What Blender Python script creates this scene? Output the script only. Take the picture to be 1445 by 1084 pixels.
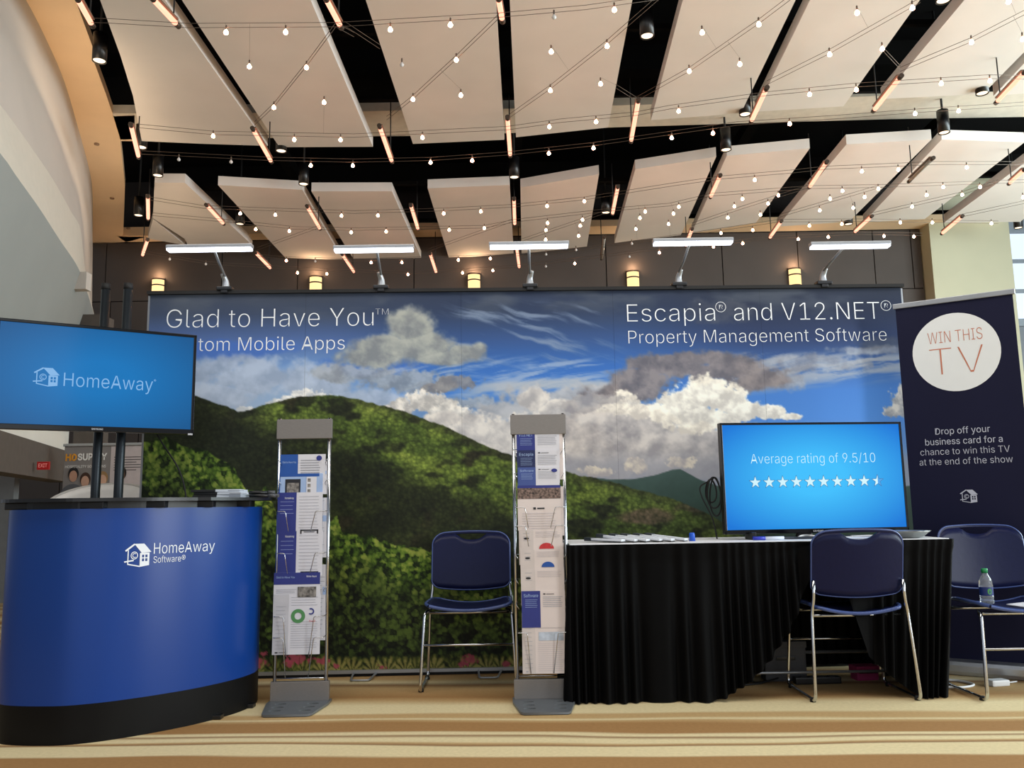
import bpy, bmesh, math, random
import numpy as np
from mathutils import Vector, Matrix, Euler

for _o in list(bpy.data.objects):
    bpy.data.objects.remove(_o)
SC = bpy.context.scene
COL = SC.collection
PI = math.pi
random.seed(7)

def lin(c):
    out = []
    for v in c[:3]:
        v = v / 255.0
        out.append(v / 12.92 if v <= 0.04045 else ((v + 0.055) / 1.055) ** 2.4)
    return tuple(out)

# ------------------------------------------------------------------ camera
cam_data = bpy.data.cameras.new('camera')
cam = bpy.data.objects.new('camera', cam_data)
COL.objects.link(cam)
cam_data.sensor_fit = 'HORIZONTAL'
cam_data.sensor_width = 36.0
cam_data.lens = 1211.0 / 1445.0 * 36.0
cam_data.clip_start = 0.05
cam.location = (0, 0, 0.93)
cam.rotation_euler = (Matrix.Rotation(PI / 2 + math.radians(8.2), 3, 'X') @ Matrix.Rotation(-0.0165, 3, 'Z')).to_euler()
SC.camera = cam

# ------------------------------------------------------------------ world, daylight and fill lights, exposure
SC.view_settings.view_transform = 'Standard'
SC.view_settings.look = 'None'
SC.view_settings.gamma = 1.0
SC.view_settings.use_curve_mapping = False
SC.view_settings.exposure = 0.0
world = bpy.data.worlds.new('world')
SC.world = world
world.use_nodes = True
world.node_tree.nodes['Background'].inputs[0].default_value = (0.80, 0.88, 1.0, 1)
world.node_tree.nodes['Background'].inputs[1].default_value = 0.38

def area(name, loc, target, sx, sy, power, color):
    d = bpy.data.lights.new(name, 'AREA')
    d.shape = 'RECTANGLE'
    d.size, d.size_y, d.energy, d.color = sx, sy, power, color
    o = bpy.data.objects.new(name, d)
    COL.objects.link(o)
    o.location = loc
    o.rotation_euler = (Vector(target) - Vector(loc)).to_track_quat('-Z', 'Y').to_euler()
    return o

area('daylight_window', (9.6, 6.0, 3.0), (0, 7.5, 2.9), 8.0, 3.4, 1050, (0.84, 0.98, 1.0))
area('daylight_window_tall', (7.6, -0.6, 2.2), (-1.6, 3.9, 1.0), 1.5, 4.2, 260, (0.93, 0.98, 1.0))
area('fill_behind', (1.0, -6.0, 2.6), (0, 5, 2.0), 9.0, 5.0, 110, (0.95, 0.98, 1.0))  # added broad fill, standing for the light of the hall behind the camera
area('soffit_fill', (-4.35, 9.4, 4.15), (-4.4, 9.6, 5.3), 0.25, 5.5, 17, (1.0, 0.74, 0.48))  # unseen warm uplight added to brighten the soffit
area('hall_downlights', (0.0, 2.6, 4.75), (0, 3.3, 0), 8.0, 1.6, 180, (1.0, 0.93, 0.84))

# ------------------------------------------------------------------ materials
_mats = {}
def M(name, col=(128, 128, 128), rough=0.6, metal=0.0, var=0.06, scale=12.0, bump=0.0, spec=0.5, stretch=None, trans=0.0, aniso=0.0):
    if name in _mats:
        return _mats[name]
    m = bpy.data.materials.new(name)
    m.use_nodes = True
    nt = m.node_tree
    b = nt.nodes['Principled BSDF']
    c = lin(col)
    tc = nt.nodes.new('ShaderNodeTexCoord')
    mp = nt.nodes.new('ShaderNodeMapping')
    if stretch:
        mp.inputs['Scale'].default_value = stretch
    nz = nt.nodes.new('ShaderNodeTexNoise')
    nz.inputs['Scale'].default_value = scale
    nz.inputs['Detail'].default_value = 4
    nt.links.new(tc.outputs['Object'], mp.inputs[0])
    nt.links.new(mp.outputs[0], nz.inputs['Vector'])
    rp = nt.nodes.new('ShaderNodeValToRGB')
    rp.color_ramp.elements[0].position = 0.3
    rp.color_ramp.elements[1].position = 0.7
    rp.color_ramp.elements[0].color = tuple(max(0, v * (1 - var)) for v in c) + (1,)
    rp.color_ramp.elements[1].color = tuple(min(1, v * (1 + var)) for v in c) + (1,)
    nt.links.new(nz.outputs['Fac'], rp.inputs[0])
    nt.links.new(rp.outputs[0], b.inputs['Base Color'])
    b.inputs['Roughness'].default_value = rough
    b.inputs['Metallic'].default_value = metal
    b.inputs['Specular IOR Level'].default_value = spec
    b.inputs['Transmission Weight'].default_value = trans
    if bump:
        bp = nt.nodes.new('ShaderNodeBump')
        bp.inputs['Strength'].default_value = bump
        bp.inputs['Distance'].default_value = 0.01
        nt.links.new(nz.outputs['Fac'], bp.inputs['Height'])
        nt.links.new(bp.outputs[0], b.inputs['Normal'])
    _mats[name] = m
    return m

def E(name, col, strength, base=(20, 20, 20), rough=0.3):
    if name in _mats:
        return _mats[name]
    m = bpy.data.materials.new(name)
    m.use_nodes = True
    b = m.node_tree.nodes['Principled BSDF']
    b.inputs['Base Color'].default_value = lin(base) + (1,)
    b.inputs['Emission Color'].default_value = lin(col) + (1,)
    b.inputs['Emission Strength'].default_value = strength
    b.inputs['Roughness'].default_value = rough
    _mats[name] = m
    return m

# ------------------------------------------------------------------ mesh builder
class MB:
    def __init__(self):
        self.v, self.f, self.s = [], [], []
    def add(self, vs, fs, smooth=False):
        k = len(self.v)
        self.v += [tuple(p) for p in vs]
        self.f += [tuple(i + k for i in f) for f in fs]
        self.s += [smooth] * len(fs)
        return self
    def box(self, a, b):
        x0, y0, z0 = a; x1, y1, z1 = b
        vs = [(x0,y0,z0),(x1,y0,z0),(x1,y1,z0),(x0,y1,z0),(x0,y0,z1),(x1,y0,z1),(x1,y1,z1),(x0,y1,z1)]
        return self.add(vs, [(0,3,2,1),(4,5,6,7),(0,1,5,4),(1,2,6,5),(2,3,7,6),(3,0,4,7)])
    def rbox(self, a, b, r=0.005):
        """box with chamfered edges"""
        bm = bmesh.new()
        bmesh.ops.create_cube(bm, size=1)
        for v in bm.verts:
            v.co = Vector([(a[i] + b[i]) / 2 + v.co[i] * (b[i] - a[i]) for i in range(3)])
        bmesh.ops.bevel(bm, geom=bm.edges[:], offset=r, segments=2, affect='EDGES', profile=0.7)
        bm.verts.index_update()
        self.add([v.co[:] for v in bm.verts], [[v.index for v in f.verts] for f in bm.faces])
        bm.free()
        return self
    def prism(self, pts, z0, z1):
        n = len(pts)
        ar = sum(pts[i][0] * pts[(i+1) % n][1] - pts[(i+1) % n][0] * pts[i][1] for i in range(n))
        if ar < 0: pts = pts[::-1]
        vs = [(p[0], p[1], z0) for p in pts] + [(p[0], p[1], z1) for p in pts]
        fs = [tuple(range(n))[::-1], tuple(range(n, 2*n))] + [(i, (i+1) % n, n + (i+1) % n, n + i) for i in range(n)]
        return self.add(vs, fs)
    def tube(self, path, r, n=8, cap=True, r2=None):
        path = [Vector(p) for p in path]
        rings = []
        up = Vector((0.13, 0.21, 0.97))
        m = len(path)
        prev = None
        for i, p in enumerate(path):
            d = (path[min(i+1, m-1)] - path[max(i-1, 0)])
            d = d.normalized() if d.length > 1e-9 else Vector((0,0,1))
            if prev is None:
                a = up.cross(d)
                if a.length < 0.1: a = Vector((1,0,0)).cross(d)
            else:
                a = prev - d * prev.dot(d)
            a.normalize(); prev = a
            b = d.cross(a)
            rr = r if r2 is None else r + (r2 - r) * i / (m - 1)
            rings.append([p + (a * math.cos(2*PI*k/n) + b * math.sin(2*PI*k/n)) * rr for k in range(n)])
        vs = [q for ring in rings for q in ring]
        fs = [(i*n+k, i*n+(k+1) % n, (i+1)*n+(k+1) % n, (i+1)*n+k) for i in range(m-1) for k in range(n)]
        self.add(vs, fs, True)
        if cap:
            k0 = len(self.v) - len(vs)
            self.f += [tuple(k0 + k for k in range(n))[::-1], tuple(k0 + (m-1)*n + k for k in range(n))]
            self.s += [False, False]
        return self
    def lathe(self, prof, c=(0,0,0), n=20, cap=True):
        vs = [(c[0] + r*math.cos(2*PI*k/n), c[1] + r*math.sin(2*PI*k/n), c[2] + z) for r, z in prof for k in range(n)]
        m = len(prof)
        fs = [(i*n+k, i*n+(k+1) % n, (i+1)*n+(k+1) % n, (i+1)*n+k) for i in range(m-1) for k in range(n)]
        self.add(vs, fs, True)
        if cap:
            k0 = len(self.v) - len(vs)
            self.f += [tuple(k0 + k for k in range(n))[::-1], tuple(k0 + (m-1)*n + k for k in range(n))]
            self.s += [False, False]
        return self
    def xf(self, fn):
        self.v = [tuple(fn(*p)) for p in self.v]
        return self
    def mesh(self, name):
        me = bpy.data.meshes.new(name)
        me.from_pydata(self.v, [], self.f)
        me.polygons.foreach_set('use_smooth', self.s)
        me.update()
        return me
    def build(self, name, mat, parent=None, loc=None, rot=None, label=None):
        return link(name, self.mesh(name), mat, parent, loc, rot, label)

def link(name, me, mat, parent=None, loc=None, rot=None, label=None):
    o = bpy.data.objects.new(name, me)
    if name in ('text_lines', 'small_print', 'ceiling_joists', 'ceiling_rails'): o['kind'] = 'stuff'
    COL.objects.link(o)
    if mat is not None and not me.materials:
        me.materials.append(mat)
    if parent is not None: o.parent = parent
    if loc is not None: o.location = loc
    if rot is not None: o.rotation_euler = rot
    if label: o['label'] = label
    return o

def tag(o, label, cat, group=None, kind=None):
    o['label'] = label; o['category'] = cat
    if group: o['group'] = group
    if kind: o['kind'] = kind
    return o

def thing(name, label, cat, loc=(0,0,0), rz=0.0, group=None, rx=0.0):
    o = bpy.data.objects.new(name, None)
    o.empty_display_size = 0.1
    COL.objects.link(o)
    o.location = loc
    o.rotation_euler = (rx, 0, rz)
    return tag(o, label, cat, group)

def struct(o):
    o['kind'] = 'structure'
    return o

def copy_tree(o, parent=None):
    c = o.copy(); COL.objects.link(c); c.parent = parent
    for ch in list(o.children): copy_tree(ch, c)
    return c

def rounded(pts, r=0.03, n=5):
    """polyline with its corners rounded"""
    P = [Vector(p) for p in pts]
    out = [P[0]]
    for i in range(1, len(P) - 1):
        a = (P[i-1] - P[i]); b = (P[i+1] - P[i])
        rr = min(r, a.length * 0.45, b.length * 0.45)
        s, e = P[i] + a.normalized() * rr, P[i] + b.normalized() * rr
        for k in range(n + 1):
            t = k / n
            out.append(s * (1-t)**2 + P[i] * 2*t*(1-t) + e * t*t)
    out.append(P[-1])
    return out

def spline(pts, n=8, closed=False):
    P = [Vector(p) for p in pts]
    m = len(P); out = []
    for i in range(m if closed else m - 1):
        if closed:
            p0, p1, p2, p3 = P[(i-1) % m], P[i], P[(i+1) % m], P[(i+2) % m]
        else:
            p0, p1, p2, p3 = P[max(i-1, 0)], P[i], P[i+1], P[min(i+2, m-1)]
        for k in range(n):
            t = k / n
            out.append(0.5 * ((2*p1) + (p2-p0)*t + (2*p0-5*p1+4*p2-p3)*t*t + (3*p1-p0-3*p2+p3)*t**3))
    if not closed: out.append(P[-1])
    return out

# lettering ---------------------------------------------------------
_font = None
try:
    import os
    _p = os.path.join(bpy.utils.resource_path('LOCAL'), 'datafiles', 'fonts', 'Inter.woff2')
    if os.path.exists(_p):
        _font = bpy.data.fonts.load(_p)
except Exception:
    _font = None

_tcache = {}
def text_verts(body, offset=0.0):
    key = (body, offset)
    if key in _tcache: return _tcache[key]
    cu = bpy.data.curves.new('lettering', 'FONT')
    cu.body = body
    if _font: cu.font = _font
    cu.size = 1.0
    cu.offset = offset
    cu.resolution_u = 4
    o = bpy.data.objects.new('lettering', cu)
    COL.objects.link(o)
    dg = bpy.context.evaluated_depsgraph_get()
    me = bpy.data.meshes.new_from_object(o.evaluated_get(dg))
    vs = [tuple(v.co) for v in me.vertices]
    fs = [tuple(p.vertices) for p in me.polygons]
    bpy.data.objects.remove(o); bpy.data.curves.remove(cu); bpy.data.meshes.remove(me)
    _tcache[key] = (vs, fs)
    return vs, fs

def text_mb(body, x0, x1, zb, frame, offset=0.0, hscale=1.0, cap=None):
    """flat print: letters between x0 and x1 with the baseline at zb, put on a surface by frame(x, z)"""
    vs, fs = text_verts(body, offset)
    if not vs: return MB()
    a = min(v[0] for v in vs); b = max(v[0] for v in vs)
    s = (x1 - x0) / (b - a)
    sz = s * hscale
    if cap:
        cv, _ = text_verts('H', offset)
        sz = cap / max(v[1] for v in cv)
    return MB().add([frame(x0 + (v[0] - a) * s, zb + v[1] * sz) for v in vs], fs)

def flat_frame(y):
    return lambda x, z: (x, y, z)

def poly_mb(polys, frame):
    m = MB()
    for p in polys:
        ar = sum(p[i][0] * p[(i+1) % len(p)][1] - p[(i+1) % len(p)][0] * p[i][1] for i in range(len(p)))
        if ar < 0: p = p[::-1]
        m.add([frame(*q) for q in p], [tuple(range(len(p)))])
    return m

def stroke(a, b, w):
    d = Vector((b[0]-a[0], b[1]-a[1])); n = Vector((-d.y, d.x)).normalized() * w / 2
    return [(a[0]+n.x, a[1]+n.y), (b[0]+n.x, b[1]+n.y), (b[0]-n.x, b[1]-n.y), (a[0]-n.x, a[1]-n.y)]

def ring_polys(cx, cy, r, w, a0=0, a1=360, n=20):
    out = []
    for k in range(n):
        t0 = math.radians(a0 + (a1-a0)*k/n); t1 = math.radians(a0 + (a1-a0)*(k+1)/n)
        out.append([(cx+r*math.cos(t0), cy+r*math.sin(t0)), (cx+r*math.cos(t1), cy+r*math.sin(t1)),
                    (cx+(r-w)*math.cos(t1), cy+(r-w)*math.sin(t1)), (cx+(r-w)*math.cos(t0), cy+(r-w)*math.sin(t0))])
    return out

def disc(cx, cy, r, n=28, a0=0, a1=360):
    return [(cx+r*math.cos(math.radians(a0+(a1-a0)*k/n)), cy+r*math.sin(math.radians(a0+(a1-a0)*k/n))) for k in range(n + (a1-a0 < 360))]

def house_polys():
    """bird-house emblem in a unit square"""
    P = [[(0.40,1.0),(0.86,1.0),(1.20,0.63),(0.76,0.60)]]
    P += [stroke((0.00,0.70),(0.42,0.985),0.075), stroke((0.13,0.74),(0.13,0.14),0.05), stroke((0.11,0.14),(0.70,0.02),0.05)]
    x0,x1,x2,x3,x4,x5 = 0.68,0.78,0.88,0.93,1.03,1.12
    bot = lambda x: 0.0 + (x-0.68)*0.14
    P.append([(x0,bot(x0)),(x1,bot(x1)),(x1,0.60),(x0,0.60)])
    P.append([(x4,bot(x4)),(x5,bot(x5)),(x5,0.60),(x4,0.60)])
    P.append([(x2,0.24),(x3,0.24),(x3,0.52),(x2,0.52)])
    P.append([(x1,bot(x1)),(x4,bot(x4)),(x4,0.24),(x1,0.24)])
    P.append([(x1,0.52),(x4,0.52),(x4,0.60),(x1,0.60)])
    P.append([(x1,0.36),(x2,0.36),(x2,0.40),(x1,0.40)])
    P.append([(x3,0.36),(x4,0.36),(x4,0.40),(x3,0.40)])
    P += ring_polys(0.42,0.50,0.17,0.035) + ring_polys(0.43,0.50,0.10,0.03,50,310,12)
    P.append(stroke((-0.04,0.24),(0.40,0.29),0.06))
    return P

def house_mb(x, z, s, frame):
    return poly_mb([[(x + p[0]*s, z + p[1]*s) for p in q] for q in house_polys()], frame)

# ------------------------------------------------------------------ survey of the ceiling, in metres
NEAR_PANELS = [[(-2.96,5.29),(-3.24,6.34),(-3.46,7.18),(-3.68,7.94),(-4.04,8.98),(-3.37,9.08),(-2.7,9.16),(-2.73,6.36),(-2.75,5.29)],[(-2.6,5.29),(-2.58,9.2),(-1.53,9.23),(-1.57,6.39),(-1.59,5.32)],[(-1.15,5.33),(-1.07,9.17),(-0.04,9.1),(-0.08,6.43),(-0.1,5.35)],[(0.01,5.36),(0.09,9.04),(0.8,8.89),(1.09,8.83),(1.03,6.46),(1.0,5.38)],[(1.4,5.39),(1.53,8.67),(2.45,8.54),(2.45,8.41),(2.37,6.5),(2.33,5.41)],[(2.43,5.41),(2.6,8.51),(3.49,8.42),(3.48,8.22),(3.4,6.53),(3.35,5.44)],[(3.74,5.45),(3.82,8.27),(4.77,8.2),(4.81,8.08),(4.76,7.39),(4.62,5.47)],[(4.65,5.47),(4.95,8.24),(5.73,8.13),(5.55,5.49)]]
FAR_PANELS = [[(-4.4,10.19),(-4.96,11.48),(-4.87,12.41),(-4.94,12.72),(-4.01,12.92),(-3.97,12.56),(-4.03,10.21)],[(-4.97,11.51),(-5.41,12.38),(-4.98,12.72)],[(-3.65,10.3),(-3.64,13.48),(-2.74,13.65),(-2.64,10.51)],[(-2.54,10.57),(-2.56,13.66),(-1.45,13.72),(-1.51,10.61)],[(-1.04,10.53),(-1.0,13.67),(0.06,13.45),(0.01,10.46)],[(0.15,10.56),(0.19,13.46),(1.22,13.13),(1.12,10.15)],[(1.55,10.01),(1.64,12.97),(2.61,12.63),(2.46,9.67)],[(2.58,9.65),(2.76,12.54),(3.61,12.12),(3.5,9.47)],[(3.89,9.38),(3.98,12.3),(4.98,12.13),(4.82,9.28)],[(4.94,9.29),(5.21,12.17),(6.06,12.06),(5.95,9.4)],[(6.3,9.84),(6.43,12.27),(7.57,12.26),(7.09,9.24)]]
SOFFIT_A = [(-3.74,4.88),(-3.95,5.88),(-4.16,6.87),(-4.31,7.45),(-4.56,8.28),(-5.01,9.49),(-5.45,10.64),(-5.84,11.53),(-6.91,13.73)]
BULK_B = [(-3.61,5.07),(-3.64,5.43),(-3.7,5.9),(-3.87,6.58),(-4.08,7.35),(-4.35,8.2),(-4.54,8.76)]
BULK_C = [(-3.39,4.79),(-3.41,5.12),(-3.49,5.6),(-3.62,6.03),(-3.81,6.67),(-4.08,7.51),(-4.38,8.45),(-4.9,9.74),(-5.3,10.7)]
SOFFIT_R = [(-3.37,5.52),(-3.73,6.88),(-3.95,7.64),(-4.08,7.95),(-4.25,8.53),(-4.42,9.09),(-4.18,9.08),(-4.47,9.75),(-4.64,9.74),(-4.92,10.43),(-5.23,11.18),(-6.22,13.32),(-5.84,13.34)]
RING_NEAR = [(-4.4,9.02),(-3.3,9.06),(-1.63,9.07),(-0.13,9.07),(1.22,9.03),(2.55,9.0),(3.79,8.92),(5.65,8.84),(6.94,8.76)]
RING_FAR = [(-4.62,9.7),(-3.53,9.72),(-1.22,9.73),(0.03,9.7),(1.19,9.59),(3.33,9.52),(4.5,9.49),(6.03,9.49),(7.45,9.45)]
CABLES = [[(-3.04,5.84),(-2.92,5.85),(-2.36,5.93),(-1.27,5.95),(-0.59,5.9),(-0.05,5.86),(0.58,5.78),(1.08,5.67)],[(-3.46,7.58),(-2.81,7.76),(-1.49,7.87),(0.0,7.76),(0.5,7.62),(1.19,7.5),(1.48,7.38),(2.3,7.15),(3.03,7.02),(4.12,6.91),(4.44,6.93)],[(-3.68,8.18),(-2.45,8.39),(-1.6,8.47),(-0.8,8.46),(0.01,8.35),(0.85,8.16),(1.58,7.93),(2.19,7.74),(3.09,7.64),(3.78,7.54),(4.73,7.43)],[(-4.13,9.45),(-3.62,9.76),(-2.44,9.94),(-1.88,10.02),(-0.77,9.98),(0.06,9.89),(0.9,9.68),(1.82,9.3),(2.36,9.1),(3.1,8.96),(3.44,8.87),(4.6,8.79),(5.56,8.83)],[(-4.32,9.98),(-3.54,10.25),(-2.75,10.57),(-2.0,10.66),(-0.32,10.65),(0.08,10.43),(1.26,10.08),(1.94,9.94),(2.37,9.63),(3.45,9.44),(4.27,9.44),(5.87,9.36)],[(-5.07,11.49),(-4.4,12.06),(-3.56,12.31),(-2.46,12.59),(-1.3,12.77),(0.14,12.48),(1.33,12.04),(2.51,11.54),(2.78,11.6),(3.54,11.3),(3.92,11.27),(4.68,11.17),(5.61,11.27)],[(-3.61,11.71),(-3.2,11.88),(-2.21,12.04),(-1.22,11.99),(-0.29,11.95),(0.53,11.85),(1.67,11.41),(2.35,11.12),(3.47,10.6),(4.58,10.64),(6.39,10.81)],[(-1.27,5.95),(-1.62,6.51),(-2.08,7.21),(-2.36,7.57)],[(-0.05,5.87),(-0.4,6.44),(-0.83,7.11),(-1.12,7.51)],[(1.09,5.67),(0.78,6.27),(0.37,6.97),(0.02,7.5)],[(2.04,5.7),(1.9,6.0),(1.52,6.7),(1.15,7.21)],[(3.0,5.76),(2.59,6.46),(2.24,6.95)],[(3.86,5.94),(3.66,6.31),(3.3,6.76)],[(0.03,10.43),(-1.14,11.62)],[(1.26,10.08),(0.16,11.24)],[(4.27,9.44),(3.41,10.41)],[(3.44,9.41),(2.86,10.07),(2.36,10.69)],[(5.57,9.35),(5.35,9.72),(4.56,10.42)],[(-2.43,10.54),(-3.48,11.43)],[(-1.27,5.95),(-1.16,6.09)],[(-1.2,5.94),(-0.99,6.27)],[(0.94,6.97),(1.15,7.21)],[(2.99,6.4),(3.29,6.73)],[(6.28,10.06),(5.76,10.52)]]
CABLE_BULBS = [[(-2.08,5.93,-2.09,5.93),(-1.64,5.94,-1.65,5.94),(-2.06,6.43,-1.91,5.94),(-0.86,5.93,-0.86,5.92),(-0.41,5.88,-0.42,5.89),(0.78,5.72,0.78,5.74)],[(-1.6,7.06,-1.78,7.85),(-2.79,7.7,-2.82,7.76),(-2.05,7.81,-2.05,7.82),(-1.61,7.83,-1.62,7.86),(-0.82,7.81,-0.82,7.82),(0.39,7.62,0.39,7.65),(0.82,7.53,0.82,7.56),(1.55,7.34,1.55,7.36),(2.64,7.06,2.65,7.09),(3.02,6.99,3.03,7.02),(3.71,6.9,3.74,6.95),(4.11,6.87,4.13,6.91)],[(-2.04,8.44,-2.04,8.43),(-1.61,8.46,-1.61,8.47),(-0.8,8.41,-0.81,8.46),(-0.37,8.38,-0.37,8.4),(0.41,8.23,0.41,8.26),(0.85,8.12,0.85,8.16),(1.59,7.91,1.59,7.93),(1.97,7.82,1.97,7.81),(2.65,7.64,2.67,7.69),(3.75,7.47,3.79,7.54),(4.13,7.43,4.16,7.49)],[(-3.21,9.84,-3.21,9.82),(-2.81,9.91,-2.8,9.89),(-2.03,9.98,-2.03,10.0),(-1.59,9.99,-1.6,10.01),(-0.79,9.96,-0.79,9.98),(-0.34,9.91,-0.34,9.94),(0.45,9.76,0.45,9.8),(0.88,9.62,0.89,9.69),(2.71,9.04,2.7,9.03),(3.81,8.84,3.81,8.84),(4.19,8.81,4.19,8.82),(4.91,8.78,4.93,8.81)],[(-3.2,10.43,-3.19,10.39),(-2.8,10.52,-2.81,10.55),(-2.03,10.61,-2.04,10.66),(-1.58,10.6,-1.59,10.66),(-0.77,10.58,-0.78,10.65),(-0.32,10.53,-0.32,10.65),(0.48,10.37,0.47,10.31),(1.65,10.01,1.64,10.0),(1.62,10.24,1.57,10.01),(2.03,9.86,2.03,9.88),(2.01,10.1,1.95,9.93),(2.73,9.63,2.71,9.57),(3.82,9.42,3.84,9.44),(4.94,9.35,4.97,9.41)],[(0.95,12.21,0.94,12.18),(2.11,11.73,2.11,11.71),(2.82,11.49,2.84,11.58),(3.19,11.36,3.21,11.43),(3.9,11.21,3.92,11.27),(4.28,11.14,4.31,11.22),(5.03,11.14,5.06,11.21),(5.45,11.18,5.49,11.25),(-3.18,12.46,-3.16,12.41),(-2.76,12.54,-2.75,12.52),(-1.99,12.62,-1.99,12.67),(-1.55,12.65,-1.56,12.73),(-0.72,12.61,-0.73,12.66),(-0.26,12.51,-0.26,12.56)],[(-3.18,11.82,-3.2,11.88),(2.02,10.49,2.17,11.19),(1.63,10.67,1.75,11.37),(-2.0,11.98,-2.01,12.03),(-1.56,12.0,-1.56,12.01),(-0.74,11.93,-0.74,11.97),(-0.28,11.88,-0.28,11.95),(3.1,10.19,3.27,10.69),(3.86,10.65,3.85,10.61),(4.26,10.6,4.27,10.63),(5.0,10.58,5.05,10.68),(5.42,10.6,5.49,10.72),(6.22,10.68,6.3,10.8),(2.78,10.89,2.79,10.91),(3.17,10.79,3.15,10.74)],[(-1.61,6.46,-1.63,6.53),(-2.06,7.14,-2.09,7.21)],[(-0.4,6.38,-0.4,6.44),(-0.82,7.03,-0.83,7.11),(-0.4,6.97,-0.55,6.67)],[(0.35,6.28,0.52,6.72),(0.78,6.21,0.78,6.27),(0.37,6.91,0.37,6.98)],[(1.5,6.62,1.52,6.7),(1.48,6.04,1.68,6.41),(1.88,5.94,1.9,6.0),(1.89,6.52,1.74,6.3)],[(2.56,5.81,2.78,6.14),(2.94,5.76,2.96,5.82),(2.57,6.39,2.59,6.45)],[(3.62,6.24,3.66,6.31),(4.0,6.21,3.82,6.01),(3.6,5.7,3.83,5.99)],[],[(0.47,10.65,0.49,10.89),(0.48,11.05,0.45,10.93),(0.91,10.27,0.93,10.43),(0.9,10.5,0.89,10.48),(0.91,10.91,0.83,10.53)],[(3.77,9.67,3.86,9.9),(4.16,9.63,4.13,9.6),(4.21,9.37,4.25,9.47),(3.79,10.07,3.76,10.02),(4.17,10.0,4.02,9.72)],[(3.12,9.53,3.18,9.7),(3.08,9.8,3.08,9.82),(2.7,9.88,2.79,10.15),(2.72,10.28,2.7,10.26)],[(4.87,9.6,5.07,9.97),(5.29,9.61,5.35,9.72),(5.37,9.37,5.47,9.53),(4.88,9.99,4.93,10.09)],[],[],[],[(0.79,6.81,0.94,6.97)],[(2.96,6.32,3.0,6.4)],[(6.07,9.73,6.28,10.06)]]
UNLIT_BULBS = [(-3.32,8.23),(-2.82,8.31),(-0.84,6.44),(0.35,5.8),(-4.77,11.65),(-4.36,11.92),(-2.78,11.87),(0.51,11.72),(0.53,12.33),(0.92,11.53),(1.71,11.9),(1.66,11.28)]
TUBES = [(-3.08,5.72,-3.13,6.01),(-2.54,5.73,-2.5,6.03),(-1.3,5.77,-1.27,6.09),(-0.05,5.8,-0.03,6.04),(-3.6,7.76,-3.83,8.45),(-2.47,7.89,-2.51,8.63),(-1.24,7.88,-1.24,8.68),(0.0,7.74,0.02,8.57),(1.2,7.43,1.25,8.26),(2.32,7.24,2.36,7.85),(3.44,7.07,3.47,7.66),(4.5,7.02,4.56,7.53),(-4.23,9.63,-4.53,10.35),(-3.65,9.95,-3.67,10.58),(-2.46,10.05,-2.49,10.84),(-1.2,10.07,-1.21,10.92),(0.06,9.91,0.07,10.79),(1.27,9.57,1.31,10.44),(2.39,9.28,2.43,9.9),(3.47,8.94,3.53,9.63),(4.6,8.89,4.64,9.49),(5.81,9.25,5.87,9.62),(-4.91,11.23,-5.26,11.89),(-3.64,11.9,-3.65,12.66),(-2.43,12.06,-2.43,12.95),(-1.16,12.09,-1.16,13.03),(0.1,11.87,0.14,12.83),(1.31,11.44,1.37,12.43),(2.46,11.16,2.52,11.86),(3.58,10.9,3.63,11.55),(4.71,10.76,4.74,11.36),(5.92,10.82,6.0,11.48)]
CANS = [(-3.65,7.19),(-4.07,9.04),(-4.22,9.85),(-5.05,11.23),(-2.56,9.2),(-2.55,10.2),(-3.8,11.65),(1.22,6.93),(0.07,10.09),(1.34,11.43),(2.48,8.47),(2.5,9.37),(4.75,8.09),(4.82,9.0),(3.56,6.47),(4.96,12.1),(7.62,12.4)]
# ------------------------------------------------------------------ common materials
PAINT_WHITE = M('white_paint', (222, 218, 208), 0.8, var=0.03, scale=3)
PANEL_WHITE = M('acoustic_panel', (222, 215, 209), 0.9, var=0.03, scale=2.0)
CREAM = M('cream_plaster', (236, 206, 170), 0.85, var=0.04, scale=2)
BLACK_DECK = M('black_deck', (9, 9, 9), 0.95, spec=0.1)
WALL_BROWN = M('wall_panel_taupe', (72, 64, 60), 0.75, var=0.06, scale=2)
JOINT = M('wall_joint_dark', (44, 38, 36), 0.9)
CHROME = M('chrome', (205, 208, 212), 0.16, 1.0, var=0.03)
STEEL = M('brushed_steel', (142, 137, 133), 0.5, 0.7, var=0.08, scale=60, stretch=(1, 1, 14))
SILVER = M('silver_paint', (165, 168, 172), 0.4, 0.7)
BLACK = M('black_plastic', (14, 14, 16), 0.35)
BLACK_M = M('black_matte', (12, 12, 13), 0.7)
DARK_STEEL = M('dark_tube', (44, 50, 55), 0.35, 0.6)
PRINT_WHITE = M('white_print', (240, 243, 246), 0.6, var=0.01)
WHITE_PL = M('white_plastic', (225, 225, 225), 0.4)
WIRE = M('cable_steel', (96, 84, 74), 0.5, 0.5)
BULB = E('bulb_glow', (255, 176, 136), 52.0)
TUBE = E('tube_glow', (255, 168, 138), 2.1)
BULB_OFF = M('unlit_bulb', (205, 205, 205), 0.2)

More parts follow.
